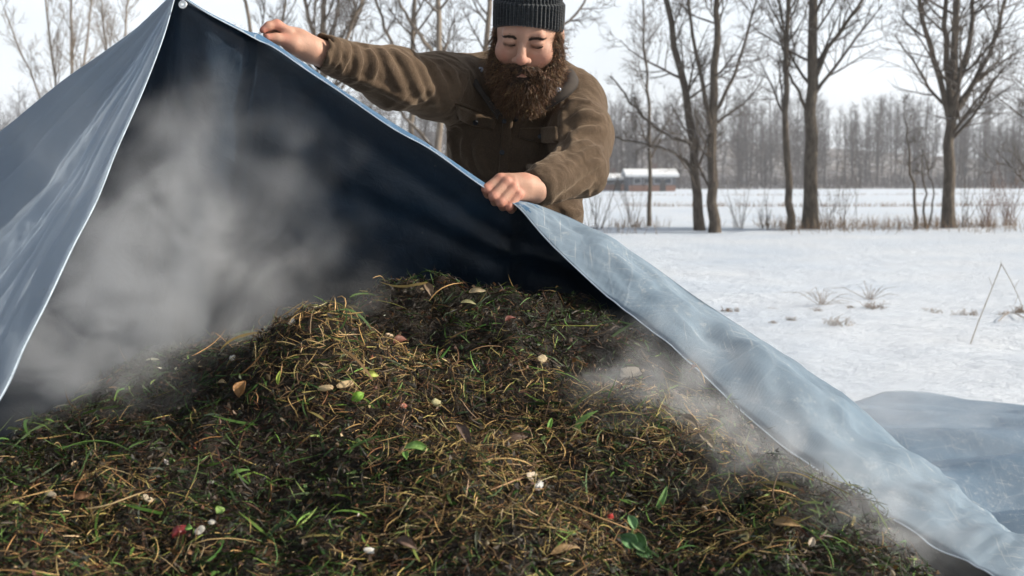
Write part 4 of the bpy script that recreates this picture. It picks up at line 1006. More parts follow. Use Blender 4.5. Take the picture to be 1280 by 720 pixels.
sA = np.cross(d1, rng.normal(0, 1, (n1_, 3))); sA /= np.linalg.norm(sA, axis=1)[:, None]; sB = np.cross(d1, sA); l1 = rng.uniform(.010, .030, n1_) * np.where(must[ii], .5, 1); ph = rng.uniform(0, 6.28, n1_); fr_ = rng.uniform(5, 11, n1_)
pl = np.stack([c1 + d1 * (l1 * q)[:, None] + sA * (np.cos(ph + q * fr_) * .004 * q)[:, None] + sB * (np.sin(ph + q * fr_) * .004 * q)[:, None] for q in np.linspace(0, 1, 8)], 1)
V, F = ribbons(pl, np.full((n1_, 8), .00055), sA); kid(mesh('stray_beard_hair', V, F, M_HAIR, parent=man, cols=np.repeat(mixcols(n1_, [(2, (.10, .05, .025)), (2, (.20, .11, .055)), (1, (.34, .22, .12))], .25), 16, 0)))
# eyebrows and lashes
def face_pt(x, z, off=.0):
    x = np.asarray(x, float); z = np.asarray(z, float); p = HC + np.stack([x, np.full(len(x), -.14), z], -1) @ RH.T; d = RH @ np.array([0, 1., 0]); t = np.zeros(len(x))
    for _ in range(60): t += np.maximum(body.ev(p + t[:, None] * d), -.002) * .8
    return p + (t - off)[:, None] * d
pls = []
for s in (-1, 1):
    u = rng.random(260); x0 = (.013 + .031 * u) * s; z0 = .0122 + .0040 * np.sin(PI * u * .9) + rng.normal(0, .0019, 260) * (1.1 - .6 * u); l_ = rng.uniform(.006, .010, 260)
    for q in (0, .33, .66, 1): pls.append(face_pt(x0 + s * l_ * q * .9, z0 + l_ * q * (.35 - .6 * u), .0002 + .0016 * math.sin(PI * q * .8)))
brow = np.concatenate([np.stack(pls[:4], 1), np.stack(pls[4:], 1)]); pls = []
for s in (-1, 1):
    u = np.linspace(0, 1, 60); x0 = s * (.0315 + (u - .5) * .027); z0 = -.0050 + np.abs(u - .5) ** 2 * .010
    for q in (0, .33, .66, 1): pls.append(face_pt(x0 + s * (u - .4) * .003 * q, z0 - .0026 * q, .0003 + .0030 * q))
lash = np.concatenate([np.stack(pls[:4], 1), np.stack(pls[4:], 1)]); pls = np.concatenate([brow, lash])
sdv = RH @ np.array([.3, 0, 1.]); sdv /= np.linalg.norm(sdv)
for nm, arr in (('eyebrow', brow), ('eyelashes', lash)):
    h2 = len(arr) // 2
    for q in (arr[:h2], arr[h2:]):
        V, F = ribbons(q, np.full(q.shape[:2], .0010), np.tile(sdv, (len(q), 1))); kid(mesh(nm, V, F, M_HAIR, parent=man, cols=np.tile([.03, .017, .01], (len(V), 1))))
# --- trousers and boots behind the heap
tr = SDF(); hipc = np.array([.005, 2.90, .98]); tr.ell(hipc, (.165, .125, .14), None, .04)
for sx in (-1, 1): tr.poly([hipc + np.array([.085 * sx, 0, -.04]), [.005 + .105 * sx, 2.90, .52], [.005 + .115 * sx, 2.93, .12]], [.095, .075, .062], .03)
V, F = surf(tr, (-.3, 2.65, .02), (.3, 3.15, 1.15), .009, lambda p: .006 * fbm(p * 12, 2, 5)); kid(mesh('trousers', V, F, simple('trouser_cloth', (.035, .04, .05), .9), parent=man))
for sx in (-1, 1):
    bt = SDF(); x0 = .005 + .118 * sx; bt.poly([[x0, 2.94, .20], [x0, 2.94, .07]], [.058, .05], .02); bt.poly([[x0, 2.96, .05], [x0 + .01 * sx, 2.76, .042]], [.045, .042], .02)
    V, F = surf(bt, (x0 - .12, 2.6, -.02), (x0 + .12, 3.1, .30), .007); V[:, 2] = np.maximum(V[:, 2], .004); kid(mesh('boot', V, F, simple('boot_leather', (.03, .02, .013), .5), parent=man))
print('man', round(time.time() - T0, 1))

# ================================================================== GROUND, WOODS
u = np.linspace(-1, 1, 300); gx = np.sinh(u * 7.2) / math.sinh(7.2) * 700
w = np.linspace(0, 1, 460); gy = -60 + 64 * w[:90] / w[89]; gy2 = 4 * (900 / 4) ** np.linspace(0, 1, 371)[1:]; gy = np.concatenate([gy, gy2])
X, Y = np.meshgrid(gx, gy, indexing='ij')
t = NT('snow'); c = t.coord(); n1 = t.noise(.35, 5, .6, c); n2 = t.noise(3.5, 6, .65, t.coord('Object', (1, 2.2, 1)))
cc = t.mix(t.ramp(n1.outputs[0], [(.35, 0.), (.7, 1.)]), (.57, .64, .73), (.69, .73, .78))
dirt = t.math('MULTIPLY', t.ramp(t.noise(26, 5, .7, c).outputs[0], [(.74, 0.), (.80, .6)]), t.ramp(t.noise(.5, 4, .6, t.coord('Object', (.6, 1.6, 1))).outputs[0], [(.56, 0.), (.66, .8)]))
cc = t.mix(dirt, cc, (.30, .24, .17))
t.base(cc); t.rough(.75); t.set(Specular_IOR_Level=.25)
hh = t.math('ADD', t.math('MULTIPLY', n2.outputs[0], 1.), t.math('MULTIPLY', t.noise(30, 5, .7, c).outputs[0], .15)); t.bump(hh, 1., .09)
M_SNOW = t.m
g = mesh('snow_ground', np.stack([X, Y, gz(X, Y)], -1).reshape(-1, 3), gridF(len(gx), len(gy)), M_SNOW); g['kind'] = 'structure'
hx = np.linspace(-330, 330, 120); hy = np.linspace(196, 460, 60); X, Y = np.meshgrid(hx, hy, indexing='ij')
hillh = lambda X, Y: -.8 + (16 + 5 * np.sin(X * .017 + 1) - 5 * sstep(-40, 60, X)) * sstep(205, 400, Y) + 1.4 * sstep(196, 214, Y) * 1.0
t = NT('hill_litter'); c = t.coord(); t.base(t.mix(t.ramp(t.noise(.3, 6, .7, c).outputs[0], [(.45, 0.), (.62, 1.)]), (.10, .075, .055), (.45, .45, .47))); t.rough(.95)
g = mesh('hills', np.stack([X, Y, hillh(X, Y)], -1).reshape(-1, 3), gridF(120, 60), t.m); g['kind'] = 'structure'

def mat_bark(name, c1, c2, snow=.0, sc=18):
    t = NT(name); c = t.coord(); n1 = t.noise(1, 5, .65, t.coord('Object', (sc, sc, sc * .25))); col = t.mix(t.ramp(n1.outputs[0], [(.35, 0.), (.68, 1.)]), c1, c2)
    if snow:
        ge = t.new('ShaderNodeNewGeometry'); sx = t.new('ShaderNodeSeparateXYZ'); t.link(ge.outputs['Normal'], sx.inputs[0])
        up = t.ramp(sx.outputs[2], [(.45, 0.), (.75, 1.)]); pn = t.ramp(t.noise(1.6, 4, .6, c).outputs[0], [(.50, 0.), (.60, 1.)])
        col = t.mix(t.math('MULTIPLY', t.math('MULTIPLY', up, pn), snow), col, (.82, .84, .88))
    t.base(col); t.rough(.9); t.bump(n1.outputs[0], .6, .03); return t.m
M_BARK = mat_bark('bark', (.050, .038, .028), (.15, .12, .09), .95)
M_TWIG = mat_bark('twig_bark', (.060, .045, .033), (.13, .10, .075), .9)
M_PALE = mat_bark('pale_bark', (.16, .125, .095), (.30, .25, .20), 0.)
M_FAR = mat_bark('far_bark', (.042, .032, .028), (.095, .072, .062), 0., 2)
class Tree:
    def __init__(s, seed): s.r = np.random.default_rng(seed); s.L = {}
    def add(s, pts, rad, lv): s.L.setdefault((lv > 0, len(pts)), []).append((pts, rad))
    def branch(s, p, d, ln, r, lv, maxlv, npt=6, up=.07, wob=.11, dens=1.0, r_end=.25, spread=(30, 62)):
        R = s.r; pts = [p]; d = d / np.linalg.norm(d); ds = [d]
        for i in range(npt - 1):
            d = d + R.normal(0, wob, 3) + np.array([0, 0, up]); d = d / np.linalg.norm(d); pts.append(pts[-1] + d * ln / (npt - 1)); ds.append(d)
        pts = np.array(pts); rad = r * np.linspace(1, r_end, npt); s.add(pts, rad, lv)
        if lv < maxlv: s.kids(pts, rad, ds, ln, lv, maxlv, up, wob, dens, spread)
    def kids(s, pts, rad, ds, ln, lv, maxlv, up, wob, dens, spread=(28, 58), t0=.18):
        R = s.r; n = int(max(4, (ln * 4.2 + 4.2) * dens))
        for t in np.sort(R.uniform(t0, 1, n)):
            f = t * (len(pts) - 1); i = min(int(f), len(pts) - 2); p = pts[i] * (1 - f + i) + pts[i + 1] * (f - i); r0 = rad[i] * (1 - f + i) + rad[i + 1] * (f - i)
            d0 = ds[min(i, len(ds) - 1)]; a = math.radians(R.uniform(*spread)); q = R.normal(0, 1, 3); q -= q @ d0 * d0; q /= np.linalg.norm(q)
            d = d0 * math.cos(a) + q * math.sin(a)
            l2 = ln * R.uniform(.30, .58) * (1.12 - .55 * t) + .12; r2 = max(min(r0 * R.uniform(.38, .62), .03 + l2 * .012), .0066)
            s.branch(p, d, l2, r2, lv + 1, maxlv, 5, up, wob, dens, .22, spread)
    def trunk(s, pts, r0, r1, maxlv=3, dens=1., up=.07, wob=.10, start=.3, limb=.42, flare=1.22, nl=None, spread=(32, 66)):
        pts = crom(pts, 14); r0 *= .86; pts[1:] += s.r.normal(0, .022, (13, 3)); rad = np.linspace(r0, r1, 14); rad[0] *= flare; rad[1] *= 1 + (flare - 1) * .3; s.add(pts, rad, 0)
        ds = np.diff(pts, axis=0); H_ = np.linalg.norm(ds, axis=1).sum(); ds /= np.linalg.norm(ds, axis=1)[:, None]; R = s.r
        n = nl or int(H_ * 2.5 * dens)
        for t in np.sort(R.uniform(start, .99, n)):
            f = t * 13; i = min(int(f), 12); p = pts[i] * (1 - f + i) + pts[i + 1] * (f - i); r = rad[i]; d0 = ds[i]
            a = math.radians(R.uniform(*spread)); q = R.normal(0, 1, 3); q -= q @ d0 * d0; q /= np.linalg.norm(q); d = d0 * math.cos(a) + q * math.sin(a)
            l = H_ * limb * R.uniform(.5, 1.) * (1.1 - .65 * t); s.branch(p, d, l, min(r * .55, .014 * l + .012), 1, maxlv, 7, up, wob, dens)
    def build(s, name, label, cat, mt, ml, base, group=None):
        root = empty(name, base)
        for fine, nm, m in ((False, 'trunk', mt), (True, 'crown', ml)):
            parts = []
            for (f_, n_), lst in s.L.items():
                if f_ != fine: continue
                parts.append(tubes(np.array([q[0] for q in lst]) - np.array(base), np.array([q[1] for q in lst]), 10 if not fine else 4))
            if parts:
                V, F = join(parts); mesh(nm, V, F, m, parent=root)
        tag(root, label, cat, group); return root
def tp(lst, d): return np.array([P(x, y, d + (q if len(t_) > 2 else 0)) for t_ in lst for x, y, q in [(t_[0], t_[1], t_[2] if len(t_) > 2 else 0)]])
def base_at(px, d): 
    p = P(px, 290, d); return np.array([p[0], d, float(gz(np.array([p[0]]), np.array([d]))[0]) - .05])
GRP = 'bare trees along the edge of the snowy field'
def mk(seed, d, bx0, trunks, label, name='bare_tree', mt=None, ml=None, **kw):
    T = Tree(seed); b = base_at(bx0, d)
    for i, (pts, r0, r1, k) in enumerate(trunks):
        w_ = tp(pts, d)
        if k.pop('root', True): w_ = np.concatenate([[b + np.array([(w_[0][0] - b[0]) * .25, 0, 0])], w_])
        a = dict(kw); a.update(k); T.trunk(w_, r0, r1, **a)
    return T.build(name, label, 'tree', mt or M_BARK, ml or M_TWIG, b, GRP)
mk(11, 29.5, 1186, [([(1186, 240), (1188, 170), (1190, 120), (1196, 40), (1196, -60), (1192, -200)], .20, .05, dict(start=.30)),
                    ([(1187, 150), (1172, 90), (1155, 30), (1142, -40), (1125, -150)], .10, .03, dict(root=False, flare=1, start=.25)),
                    ([(1189, 130), (1183, 60), (1181, -20), (1178, -140)], .11, .03, dict(root=False, flare=1, start=.3)),
                    ([(1192, 150), (1212, 110), (1240, 60), (1258, 0), (1275, -90)], .10, .03, dict(root=False, flare=1, start=.2)),
                    ([(1192, 120), (1212, 50), (1218, -30), (1225, -150)], .09, .03, dict(root=False, flare=1, start=.25))],
   'big bare tree on the right with several trunks forking upward', limb=.40, dens=.8)
mk(12, 29.5, 1014, [([(1013, 240), (1014, 160), (1015, 90), (1017, 0), (1019, -120), (1019, -220)], .24, .06, dict(start=.3)),
                    ([(1016, 110), (1030, 70), (1052, 35), (1078, 0), (1100, -50)], .08, .03, dict(root=False, flare=1, start=.3)),
                    ([(1014, 150), (1000, 120), (985, 90), (975, 50)], .06, .02, dict(root=False, flare=1))],
   'thick dark trunked bare tree at the field edge with a limb rising right', limb=.40, dens=.8)
mk(13, 29.2, 989, [([(985, 240), (982, 160), (982, 90), (984, 0), (987, -120)], .125, .04, dict(start=.35)), ([(983, 60), (976, 20), (966, -30)], .05, .02, dict(root=False, flare=1))],
   'slim straight bare tree just left of the thick dark trunk', limb=.36, dens=.8)
mk(14, 28.6, 894, [([(892, 240), (891, 150), (896, 60), (897, 0), (900, -140)], .17, .05, dict(start=.15)), ([(892, 170), (878, 110), (868, 50), (858, -30)], .08, .03, dict(root=False, flare=1)),
                    ([(893, 140), (915, 100), (935, 40), (950, -30)], .06, .02, dict(root=False, flare=1))],
   'tall bare tree with straight central trunk, right one of the close pair', limb=.30, dens=.85)
mk(15, 29.4, 876, [([(872, 240), (864, 170), (853, 100), (840, 40), (828, -40), (815, -140)], .16, .05, dict(start=.15)), ([(866, 180), (830, 165), (790, 130), (765, 95)], .06, .02, dict(root=False, flare=1, up=.02)),
                    ([(870, 215), (840, 190), (800, 178), (768, 172)], .07, .02, dict(root=False, flare=1, up=.02))],
   'bare tree leaning left with snow on low limbs, left of the close pair', limb=.32, dens=.85)
mk(16, 33, 812, [([(812, 200), (811, 120), (806, 60), (800, -40)], .075, .02, dict(start=.25))], 'thin bare tree standing in front of the far house', limb=.3, dens=.8)
mk(17, 29.2, 1146, [([(1143, 240), (1137, 200), (1132, 160), (1130, 130)], .055, .006, dict(start=.4))], 'slender leaning sapling just left of the big forked tree', 'bare_sapling', limb=.25, dens=.6)
mk(18, 29.4, 1158, [([(1155, 240), (1152, 200), (1154, 165)], .04, .006, dict(start=.4)), ([(1166, 240), (1160, 210), (1150, 180)], .03, .006, dict(start=.4))], 'short twin stemmed sapling close beside the big forked tree', 'bare_sapling', limb=.25, dens=.6)
mk(19, 31, 1318, [([(1316, 240), (1312, 160), (1306, 60), (1300, -60)], .18, .05, dict(start=.1))], 'bare tree at the right edge with low limbs reaching in', limb=.42, dens=.9)
# behind the man and the tarp
mk(20, 27, 606, [([(604, 200), (606, 120), (608, 40), (612, -40), (612, -160)], .11, .04, dict(start=.2)), ([(606, 120), (640, 60), (720, 20), (745, -40)], .06, .02, dict(root=False, flare=1))], 'bare tree directly behind the knit hat', mt=M_PALE, limb=.3, dens=.8)
mk(21, 26, 552, [([(548, 200), (550, 120), (549, 30), (545, -40), (540, -160)], .11, .04, dict(start=.15)), ([(550, 90), (530, 50), (508, 20), (490, -30)], .07, .02, dict(root=False, flare=1))], 'pale bare tree rising above the raised sleeve, nearest the hat', mt=M_PALE, limb=.32, dens=.85)
mk(22, 27.5, 515, [([(514, 200), (515, 120), (518, 30), (522, -60), (524, -160)], .10, .03, dict(start=.15)), ([(515, 100), (490, 55), (470, 0), (455, -60)], .06, .02, dict(root=False, flare=1))], 'pale bare tree above the middle of the raised sleeve', mt=M_PALE, limb=.32, dens=.85)
mk(23, 25, 404, [([(404, 220), (404, 120), (404, 40), (410, -30), (420, -150)], .10, .04, dict(start=.1)), ([(404, 80), (388, 30), (375, -20), (365, -80)], .07, .02, dict(root=False, flare=1)), ([(404, 100), (432, 50), (452, 0), (468, -60)], .06, .02, dict(root=False, flare=1))],
   'pale bare tree with fanning stems just right of the gripping hand', mt=M_PALE, limb=.36, dens=.9, up=.2)
mk(24, 27, 330, [([(332, 220), (325, 120), (312, 30), (300, -30), (285, -130)], .07, .03, dict(start=.1)), ([(330, 120), (345, 60), (358, 0), (362, -60)], .05, .02, dict(root=False, flare=1))], 'thin bare tree between the tarp peak and the gripping hand', mt=M_PALE, limb=.36, dens=.85, up=.2)
mk(25, 36, 90, [([(88, 220), (90, 120), (90, 30), (88, -80)], .075, .03, dict(start=.1)), ([(86, 220), (70, 110), (58, 20), (50, -70)], .065, .02, dict(start=.1)), ([(92, 200), (102, 110), (112, 20), (122, -70)], .06, .02, dict(start=.1)), ([(80, 230), (50, 120), (25, 60), (5, 10)], .04, .02, dict(start=.1))],
   'pale multi stemmed tree at the left edge beyond the tarp', mt=M_PALE, ml=M_PALE, limb=.26, dens=.75, up=.22, spread=(18, 42))
mk(26, 38, 150, [([(148, 220), (150, 110), (158, 20), (165, -70)], .07, .02, dict(start=.1)), ([(146, 220), (135, 110), (128, 20), (120, -70)], .06, .02, dict(start=.1))],
   'pale slender tree left of the tarp peak', mt=M_PALE, ml=M_PALE, limb=.26, dens=.75, up=.22, spread=(18, 42))
print('trees', round(time.time() - T0, 1))
# far woods as one mass: many simple bare trees, plus low brush at their foot
R = np.random.default_rng(99); polyA, radA, polyB, radB = [], [], [], []
nT = 1300; ty = 205 + 150 * R.random(nT) ** 1.5; tx = R.uniform(-.80, .80, nT) * (ty + 20)
for x, y in zip(tx, ty):
    z0 = float(hillh(np.array([x]), np.array([y]))[0]) if y > 200 else 0; hgt = R.uniform(9, 18) * (1 if R.random() < .8 else 1.15) * (1 if x > 25 else 1.0)
    b = np.array([x, y, z0 - .3]); top = b + np.array([R.normal(0, .5), 0, hgt]); tt = np.linspace(0, 1, 4)[:, None]; pts = b * (1 - tt) + top * tt + R.normal(0, .12, (4, 3)) * (tt > 0)
    polyA.append(pts); radA.append(R.uniform(.09, .2) * np.array([1, .8, .5, .15]))
    nb = 54; t_ = R.uniform(.12, 1, nb); a = R.uniform(0, 6.28, nb); l = hgt * R.uniform(.12, .34, nb) * (1.15 - t_ * .8); el = R.uniform(.15, 1.1, nb)
    p0 = b + (top - b) * t_[:, None]; d = np.stack([np.cos(a) * np.cos(el), np.sin(a) * np.cos(el), np.sin(el)], -1)
    m_ = p0 + d * (l * .5)[:, None] + R.normal(0, .12, (nb, 3)); e_ = p0 + (d + np.array([0, 0, .25])) * l[:, None] + R.normal(0, .25, (nb, 3))
    polyB.append(np.stack([p0, m_, e_], 1)); radB.append(np.outer(R.uniform(.03, .065, nb), [1, .7, .3]))
    # twigs on the branches
    k = 70; ii = R.integers(0, nb, k); f = R.uniform(.2, 1, k)[:, None]; q0 = p0[ii] * (1 - f) + e_[ii] * f; dd = R.normal(0, 1, (k, 3)); dd[:, 2] = np.abs(dd[:, 2]) * .8; dd /= np.linalg.norm(dd, axis=1)[:, None]; ll = R.uniform(.5, 1.6, k)[:, None]
    polyB.append(np.stack([q0, q0 + dd * ll * .5, q0 + dd * ll + R.normal(0, .1, (k, 3))], 1)); radB.append(np.outer(R.uniform(.018, .034, k), [1, .8, .4]))
V, F = join([tubes(np.array(polyA), np.array(radA), 5), tubes(np.concatenate(polyB), np.concatenate(radB), 3)])
o = mesh('far_woods', V, F, M_FAR); tag(o, 'far off brown leafless wood across the snowy field', 'woods', kind='stuff')
# brush at the wood's foot, dusted with snow
n = 9000; y = R.uniform(203, 235, n); x = R.uniform(-.6, .6, n) * (y + 10); z = hillh(x, y); d = R.normal(0, .6, (n, 3)); d[:, 2] = R.uniform(.8, 3.2, n); p = np.stack([x, y, z - .1], -1)
V, F = tubes(np.stack([p, p + d * .5, p + d + R.normal(0, .2, (n, 3))], 1), np.outer(R.uniform(.03, .07, n), [1, .8, .3]), 3)
o = mesh('far_brush', V, F, mat_bark('brush_bark', (.07, .06, .06), (.14, .12, .12), 0., 2)); tag(o, 'dark tangled brush along the foot of the far wood', 'brush', kind='stuff')
# mid shrubs and dry grass along the tree line : individual shrubs
def shrub(px, d, hgt, n, label, name='bare_shrub', seed=0, col=None, spread=.5, group='bare shrubs between the trees', cat='shrub', fine=.006):
    R = np.random.default_rng(seed + int(px)); b = base_at(px, d); a = R.uniform(0, 6.28, n); l = hgt * R.uniform(.4, 1, n); s = R.uniform(0, spread, n)
    d1 = np.stack([np.cos(a) * s, np.sin(a) * s, np.ones(n)], -1); d1 /= np.linalg.norm(d1, axis=1)[:, None]; p0 = np.stack([R.normal(0, .06, n) * hgt, R.normal(0, .06, n) * hgt, np.zeros(n)], -1)
    w1 = R.normal(0, .08, (n, 3)) * hgt; pl = np.stack([p0, p0 + d1 * l[:, None] * .35 + w1 * .4, p0 + d1 * l[:, None] * .7 + w1, p0 + d1 * l[:, None] + w1 * 1.3], 1)
    parts = [tubes(pl, np.outer(np.full(n, fine), [1.2, .9, .6, .25]), 4)]
    k = n * 4; ii = R.integers(0, n, k); f = R.uniform(.2, .95, k)[:, None]; q0 = pl[ii, 0] * (1 - f) + pl[ii, 3] * f; dd = R.normal(0, .6, (k, 3)); dd[:, 2] = np.abs(dd[:, 2]) + .4; dd *= hgt * .22 * R.uniform(.3, 1, k)[:, None]
    parts.append(tubes(np.stack([q0, q0 + dd * .5 + R.normal(0, .02, (k, 3)) * hgt, q0 + dd], 1), np.outer(np.full(k, fine * .55), [1, .8, .3]), 3))
    V, F = join(parts); o = mesh(name, V, F, col or M_TWIG); o.location = b; tag(o, label, cat, group); return o
M_DRY = simple('dry_stem', (.20, .13, .075), .85); M_RED = simple('reddish_stem', (.17, .10, .07), .85)
for i, (px, d, h_, n, lab) in enumerate([(1036, 29.0, 2.6, 14, 'leafless shrub right of the thick dark trunk'), (1056, 28.8, 2.2, 10, 'thin leafless shrub between the thick trunk and the saplings'), (1232, 29.6, 1.5, 26, 'reddish shrub right of the big forked tree'),
                                         (1262, 30.2, 1.9, 30, 'wide reddish shrub near the right edge'), (1204, 29.8, 2.4, 10, 'tall thin shrub hugging the big forked tree'), (925, 30, 1.6, 14, 'low shrub right of the close pair of trees'), (790, 31, 1.9, 16, 'shrub below the far house'),
                                         (955, 29.6, 1.2, 14, 'low shrub left of the slim straight tree'), (745, 30, 2.8, 18, 'bushy shrub beside the man on his right in the picture')]):
    shrub(px, d, h_, n, lab, seed=i, col=M_RED if 'reddish' in lab else M_TWIG)
# dry grass along the field edge : ground cover
n = 5200; x = R.uniform(-16, 18, n); y = 29.8 + R.normal(0, .9, n); k = fbm(np.stack([x * .35, y * .3, 0 * x], -1), 3, 5) > -.15; x, y = x[k], y[k]; n = len(x); z = gz(x, y)
d = np.stack([R.normal(0, .07, n), R.normal(0, .07, n), R.uniform(.08, .38, n)], -1); p = np.stack([x, y, z], -1)
V, F = tubes(np.stack([p, p + d * .6, p + d + R.normal(0, .03, (n, 3))], 1), np.outer(np.full(n, .006), [1, .8, .3]), 3); o = mesh('dry_grass', V, F, M_DRY); tag(o, 'dry grass poking from the snow along the tree line', 'grass', kind='stuff')
# small plant remains poking through the near snow, placed where the picture shows them
def gpt(px, py):
    dd = raydir(px, py); tt = -CAMZ / dd[2]; p = np.array([0, 0, CAMZ]) + dd * tt; return p
def tuft(px, py, wpx, hpx, label, n=40, mat=None, seed=0, flat=.5):
    R = np.random.default_rng(seed + int(px + py)); g_ = gpt(px, py); s = g_[1] / 1400; g_[2] = float(gz(np.array([g_[0]]), np.array([g_[1]]))[0])
    x = np.clip(R.normal(0, .2, n), -.4, .4) * wpx * s; y = np.clip(R.normal(0, .25, n), -.5, .5) * wpx * s; p = np.stack([x, y, np.zeros(n) - .01], -1); d = np.stack([R.normal(0, hpx * s * .6, n), R.normal(0, hpx * s * .6, n), R.uniform(.2, 1.5, n) * hpx * s], -1)
    m_ = p + d * .55 + R.normal(0, .1, (n, 3)) * hpx * s; e = p + d * np.array([1, 1, flat]) + R.normal(0, .1, (n, 3)) * hpx * s
    V1, F1 = tubes(np.stack([p, m_, e], 1), np.outer(np.full(n, .0028), [1, .9, .4]), 4)
    k = n // 2; c = p[:k] + np.array([0, 0, .015]); a = R.normal(0, 1, (k, 3)); a /= np.linalg.norm(a, axis=1)[:, None]; b = np.cross(a, R.normal(0, 1, (k, 3))); b /= np.linalg.norm(b, axis=1)[:, None]; r_ = R.uniform(.008, .02, k)[:, None]
    V2 = np.stack([c - a * r_, c - b * r_ * .6, c + a * r_, c + b * r_ * .6], 1).reshape(-1, 3); F2 = np.arange(k * 4).reshape(-1, 4)
    V, F = join([(V1, F1), (V2, F2)]); o = mesh('plant_tuft', V, F, mat or M_DRY); o.location = g_; tag(o, label, 'plant tuft', 'withered tufts in the near snow'); return o
for q in [(912, 388, 24, 7, 'withered tuft in the near snow, nearest the tarp ridge'), (966, 385, 14, 5, 'small withered tuft right of the one nearest the tarp ridge'), (967, 404, 12, 5, 'tiny withered tuft just below another small tuft'), (988, 402, 14, 7, 'upright little tuft at the lower left of the near snow'),
          (1022, 388, 18, 5, 'flat thin tuft left of the big leafy one'), (1064, 386, 14, 4, 'small tuft close on the left of the grey leafy tuft'), (1093, 386, 30, 11, 'grey leafy tuft, the largest in the middle of the near snow'), (1047, 408, 34, 16, 'sparse straw tuft below the grey leafy tuft'),
          (1168, 388, 24, 8, 'sparse brown tuft between the grey tuft and the bent stalk'), (1208, 394, 32, 12, 'brown tuft at the foot of the bent stalk'), (1258, 396, 20, 9, 'round brown tuft right of the bent stalk, left of two'), (1277, 394, 24, 10, 'round brown tuft at the right edge of the picture'), (1028, 383, 10, 24, 'upright wispy straw stems in the near snow'), (1088, 376, 6, 26, 'single upright wispy stem behind the grey tuft')]:
    tuft(*q, n=46 if q[2] > 20 else 22)
# bent dry stalk at the right
d0 = 5.35; b = gpt(1210, 434); b = P(1210, 436, b[1]); k_ = b[1]
pts = [b + np.array([0, 0, -.02]), P(1222, 405, k_), P(1238, 365, k_), P(1252, 330, k_), P(1264, 352, k_ - .04), P(1276, 378, k_ - .08), P(1279, 392, k_ - .08)]
pl = crom(np.array(pts[:4]), 16); pl2 = crom(np.array(pts[3:]), 12); V, F = join([tubes(pl[None], np.linspace(.0042, .0026, 16)[None], 6), tubes(pl2[None], np.linspace(.0026, .002, 12)[None], 6)] +
   [tubes(np.array([[P(a, c_, k_), P(a + dx * .5, c_ - dy * .6, k_), P(a + dx, c_ - dy, k_)]]), np.array([[.0018, .0014, .0006]]), 5) for a, c_, dx, dy in ((1250, 334, 2, 8), (1268, 360, 6, 10), (1272, 370, -6, -14), (1276, 380, -8, -12), (1240, 358, -4, 12), (1278, 388, 6, -8))])
o = mesh('bent_stalk', V - b, F, M_DRY); o.location = b; tag(o, 'tall dry stalk bent over in a sharp peak in the near snow', 'stalk')
pts = crom(np.array([gpt(1282, 402) + [0, 0, .03], gpt(1262, 398) + [0, 0, .06], gpt(1248, 404) + [0, 0, .02]]), 10); V, F = tubes(pts[None], np.full((1, 10), .005), 6)
o = mesh('dead_branch', V - pts[0], F, M_DRY); o.location = pts[0]; tag(o, 'short dark twig lying on snow below the bent stalk', 'twig')

# far house
def house(px0, px1, d, hw, hr, depth, wallc, label, seed=0):
    a, b = P(px0, 240, d), P(px1, 240, d); w = b[0] - a[0]; cx = (a[0] + b[0]) / 2; z0 = float(gz(np.array([cx]), np.array([d]))[0]) - .2; hw = hw - z0
    root = empty('farm_house', (cx, d + depth / 2, z0)); tag(root, label, 'house')
    V, F = box((0, 0, hw / 2), (w, depth, hw)); g1 = np.array([[-w / 2, -depth / 2, hw], [-w / 2, depth / 2, hw], [-w / 2, 0, hr], [w / 2, -depth / 2, hw], [w / 2, depth / 2, hw], [w / 2, 0, hr]])
    mesh('wall', np.concatenate([V, g1]), [F, np.array([[8, 9, 10], [12, 11, 13]])], simple('house_wall', wallc, .9), parent=root, smooth=False)
    mesh('brick_base', *box((0, -depth / 2 - .03, .55), (w + .04, .06, 1.1)), simple('house_brick', (.30, .15, .10), .9), parent=root, smooth=False)
    e = .5; t_ = .35
    def slab(s):
        return np.array([[-w / 2 - e, s * (depth / 2 + e), hw - .25], [w / 2 + e, s * (depth / 2 + e), hw - .25], [w / 2 + e, 0, hr + .05], [-w / 2 - e, 0, hr + .05]])
    Vs, Fs = [], []
    for i, s in enumerate((-1, 1)):
        q = slab(s); Vs += [q, q + np.array([0, 0, t_])]; o_ = i * 8; Fs += [[o_ + 4, o_ + 5, o_ + 6, o_ + 7], [o_, o_ + 1, o_ + 5, o_ + 4], [o_, o_ + 3, o_ + 2, o_ + 1], [o_ + 1, o_ + 2, o_ + 6, o_ + 5], [o_, o_ + 4, o_ + 7, o_ + 3]]
    rf = mesh('roof', np.concatenate(Vs), np.array(Fs), simple('roof_snow', (.82, .84, .88), .8), parent=root, smooth=False)
    mesh('chimney', *box((w * .12, .3, hr + .5), (.7, .7, 1.5)), simple('chimney_brick', (.12, .08, .07), .9), parent=rf, smooth=False)
    for k in (-.32, -.1, .12, .34):
        f_ = mesh('window', *box((k * w, -depth / 2 - .05, 1.75), (1.1, .1, .9)), simple('window_frame', (.6, .6, .6), .6), parent=root, smooth=False)
        mesh('pane', *box((k * w, -depth / 2 - .103, 1.75), (.95, .02, .75)), simple('window_glass', (.03, .035, .045), .15), parent=f_, smooth=False)
    mesh('door', *box((w * .23, -depth / 2 - .06, 1.0), (.9, .1, 1.9)), simple('house_door', (.05, .04, .035), .7), parent=root, smooth=False)
house(786, 844, 168, 2.35, 3.2, 7, (.10, .105, .12), 'low grey house with snow covered roof and brick base beyond the field')
house(748, 781, 176, 1.9, 2.5, 5, (.20, .17, .15), 'small low shed with a snowy roof left of the far house')
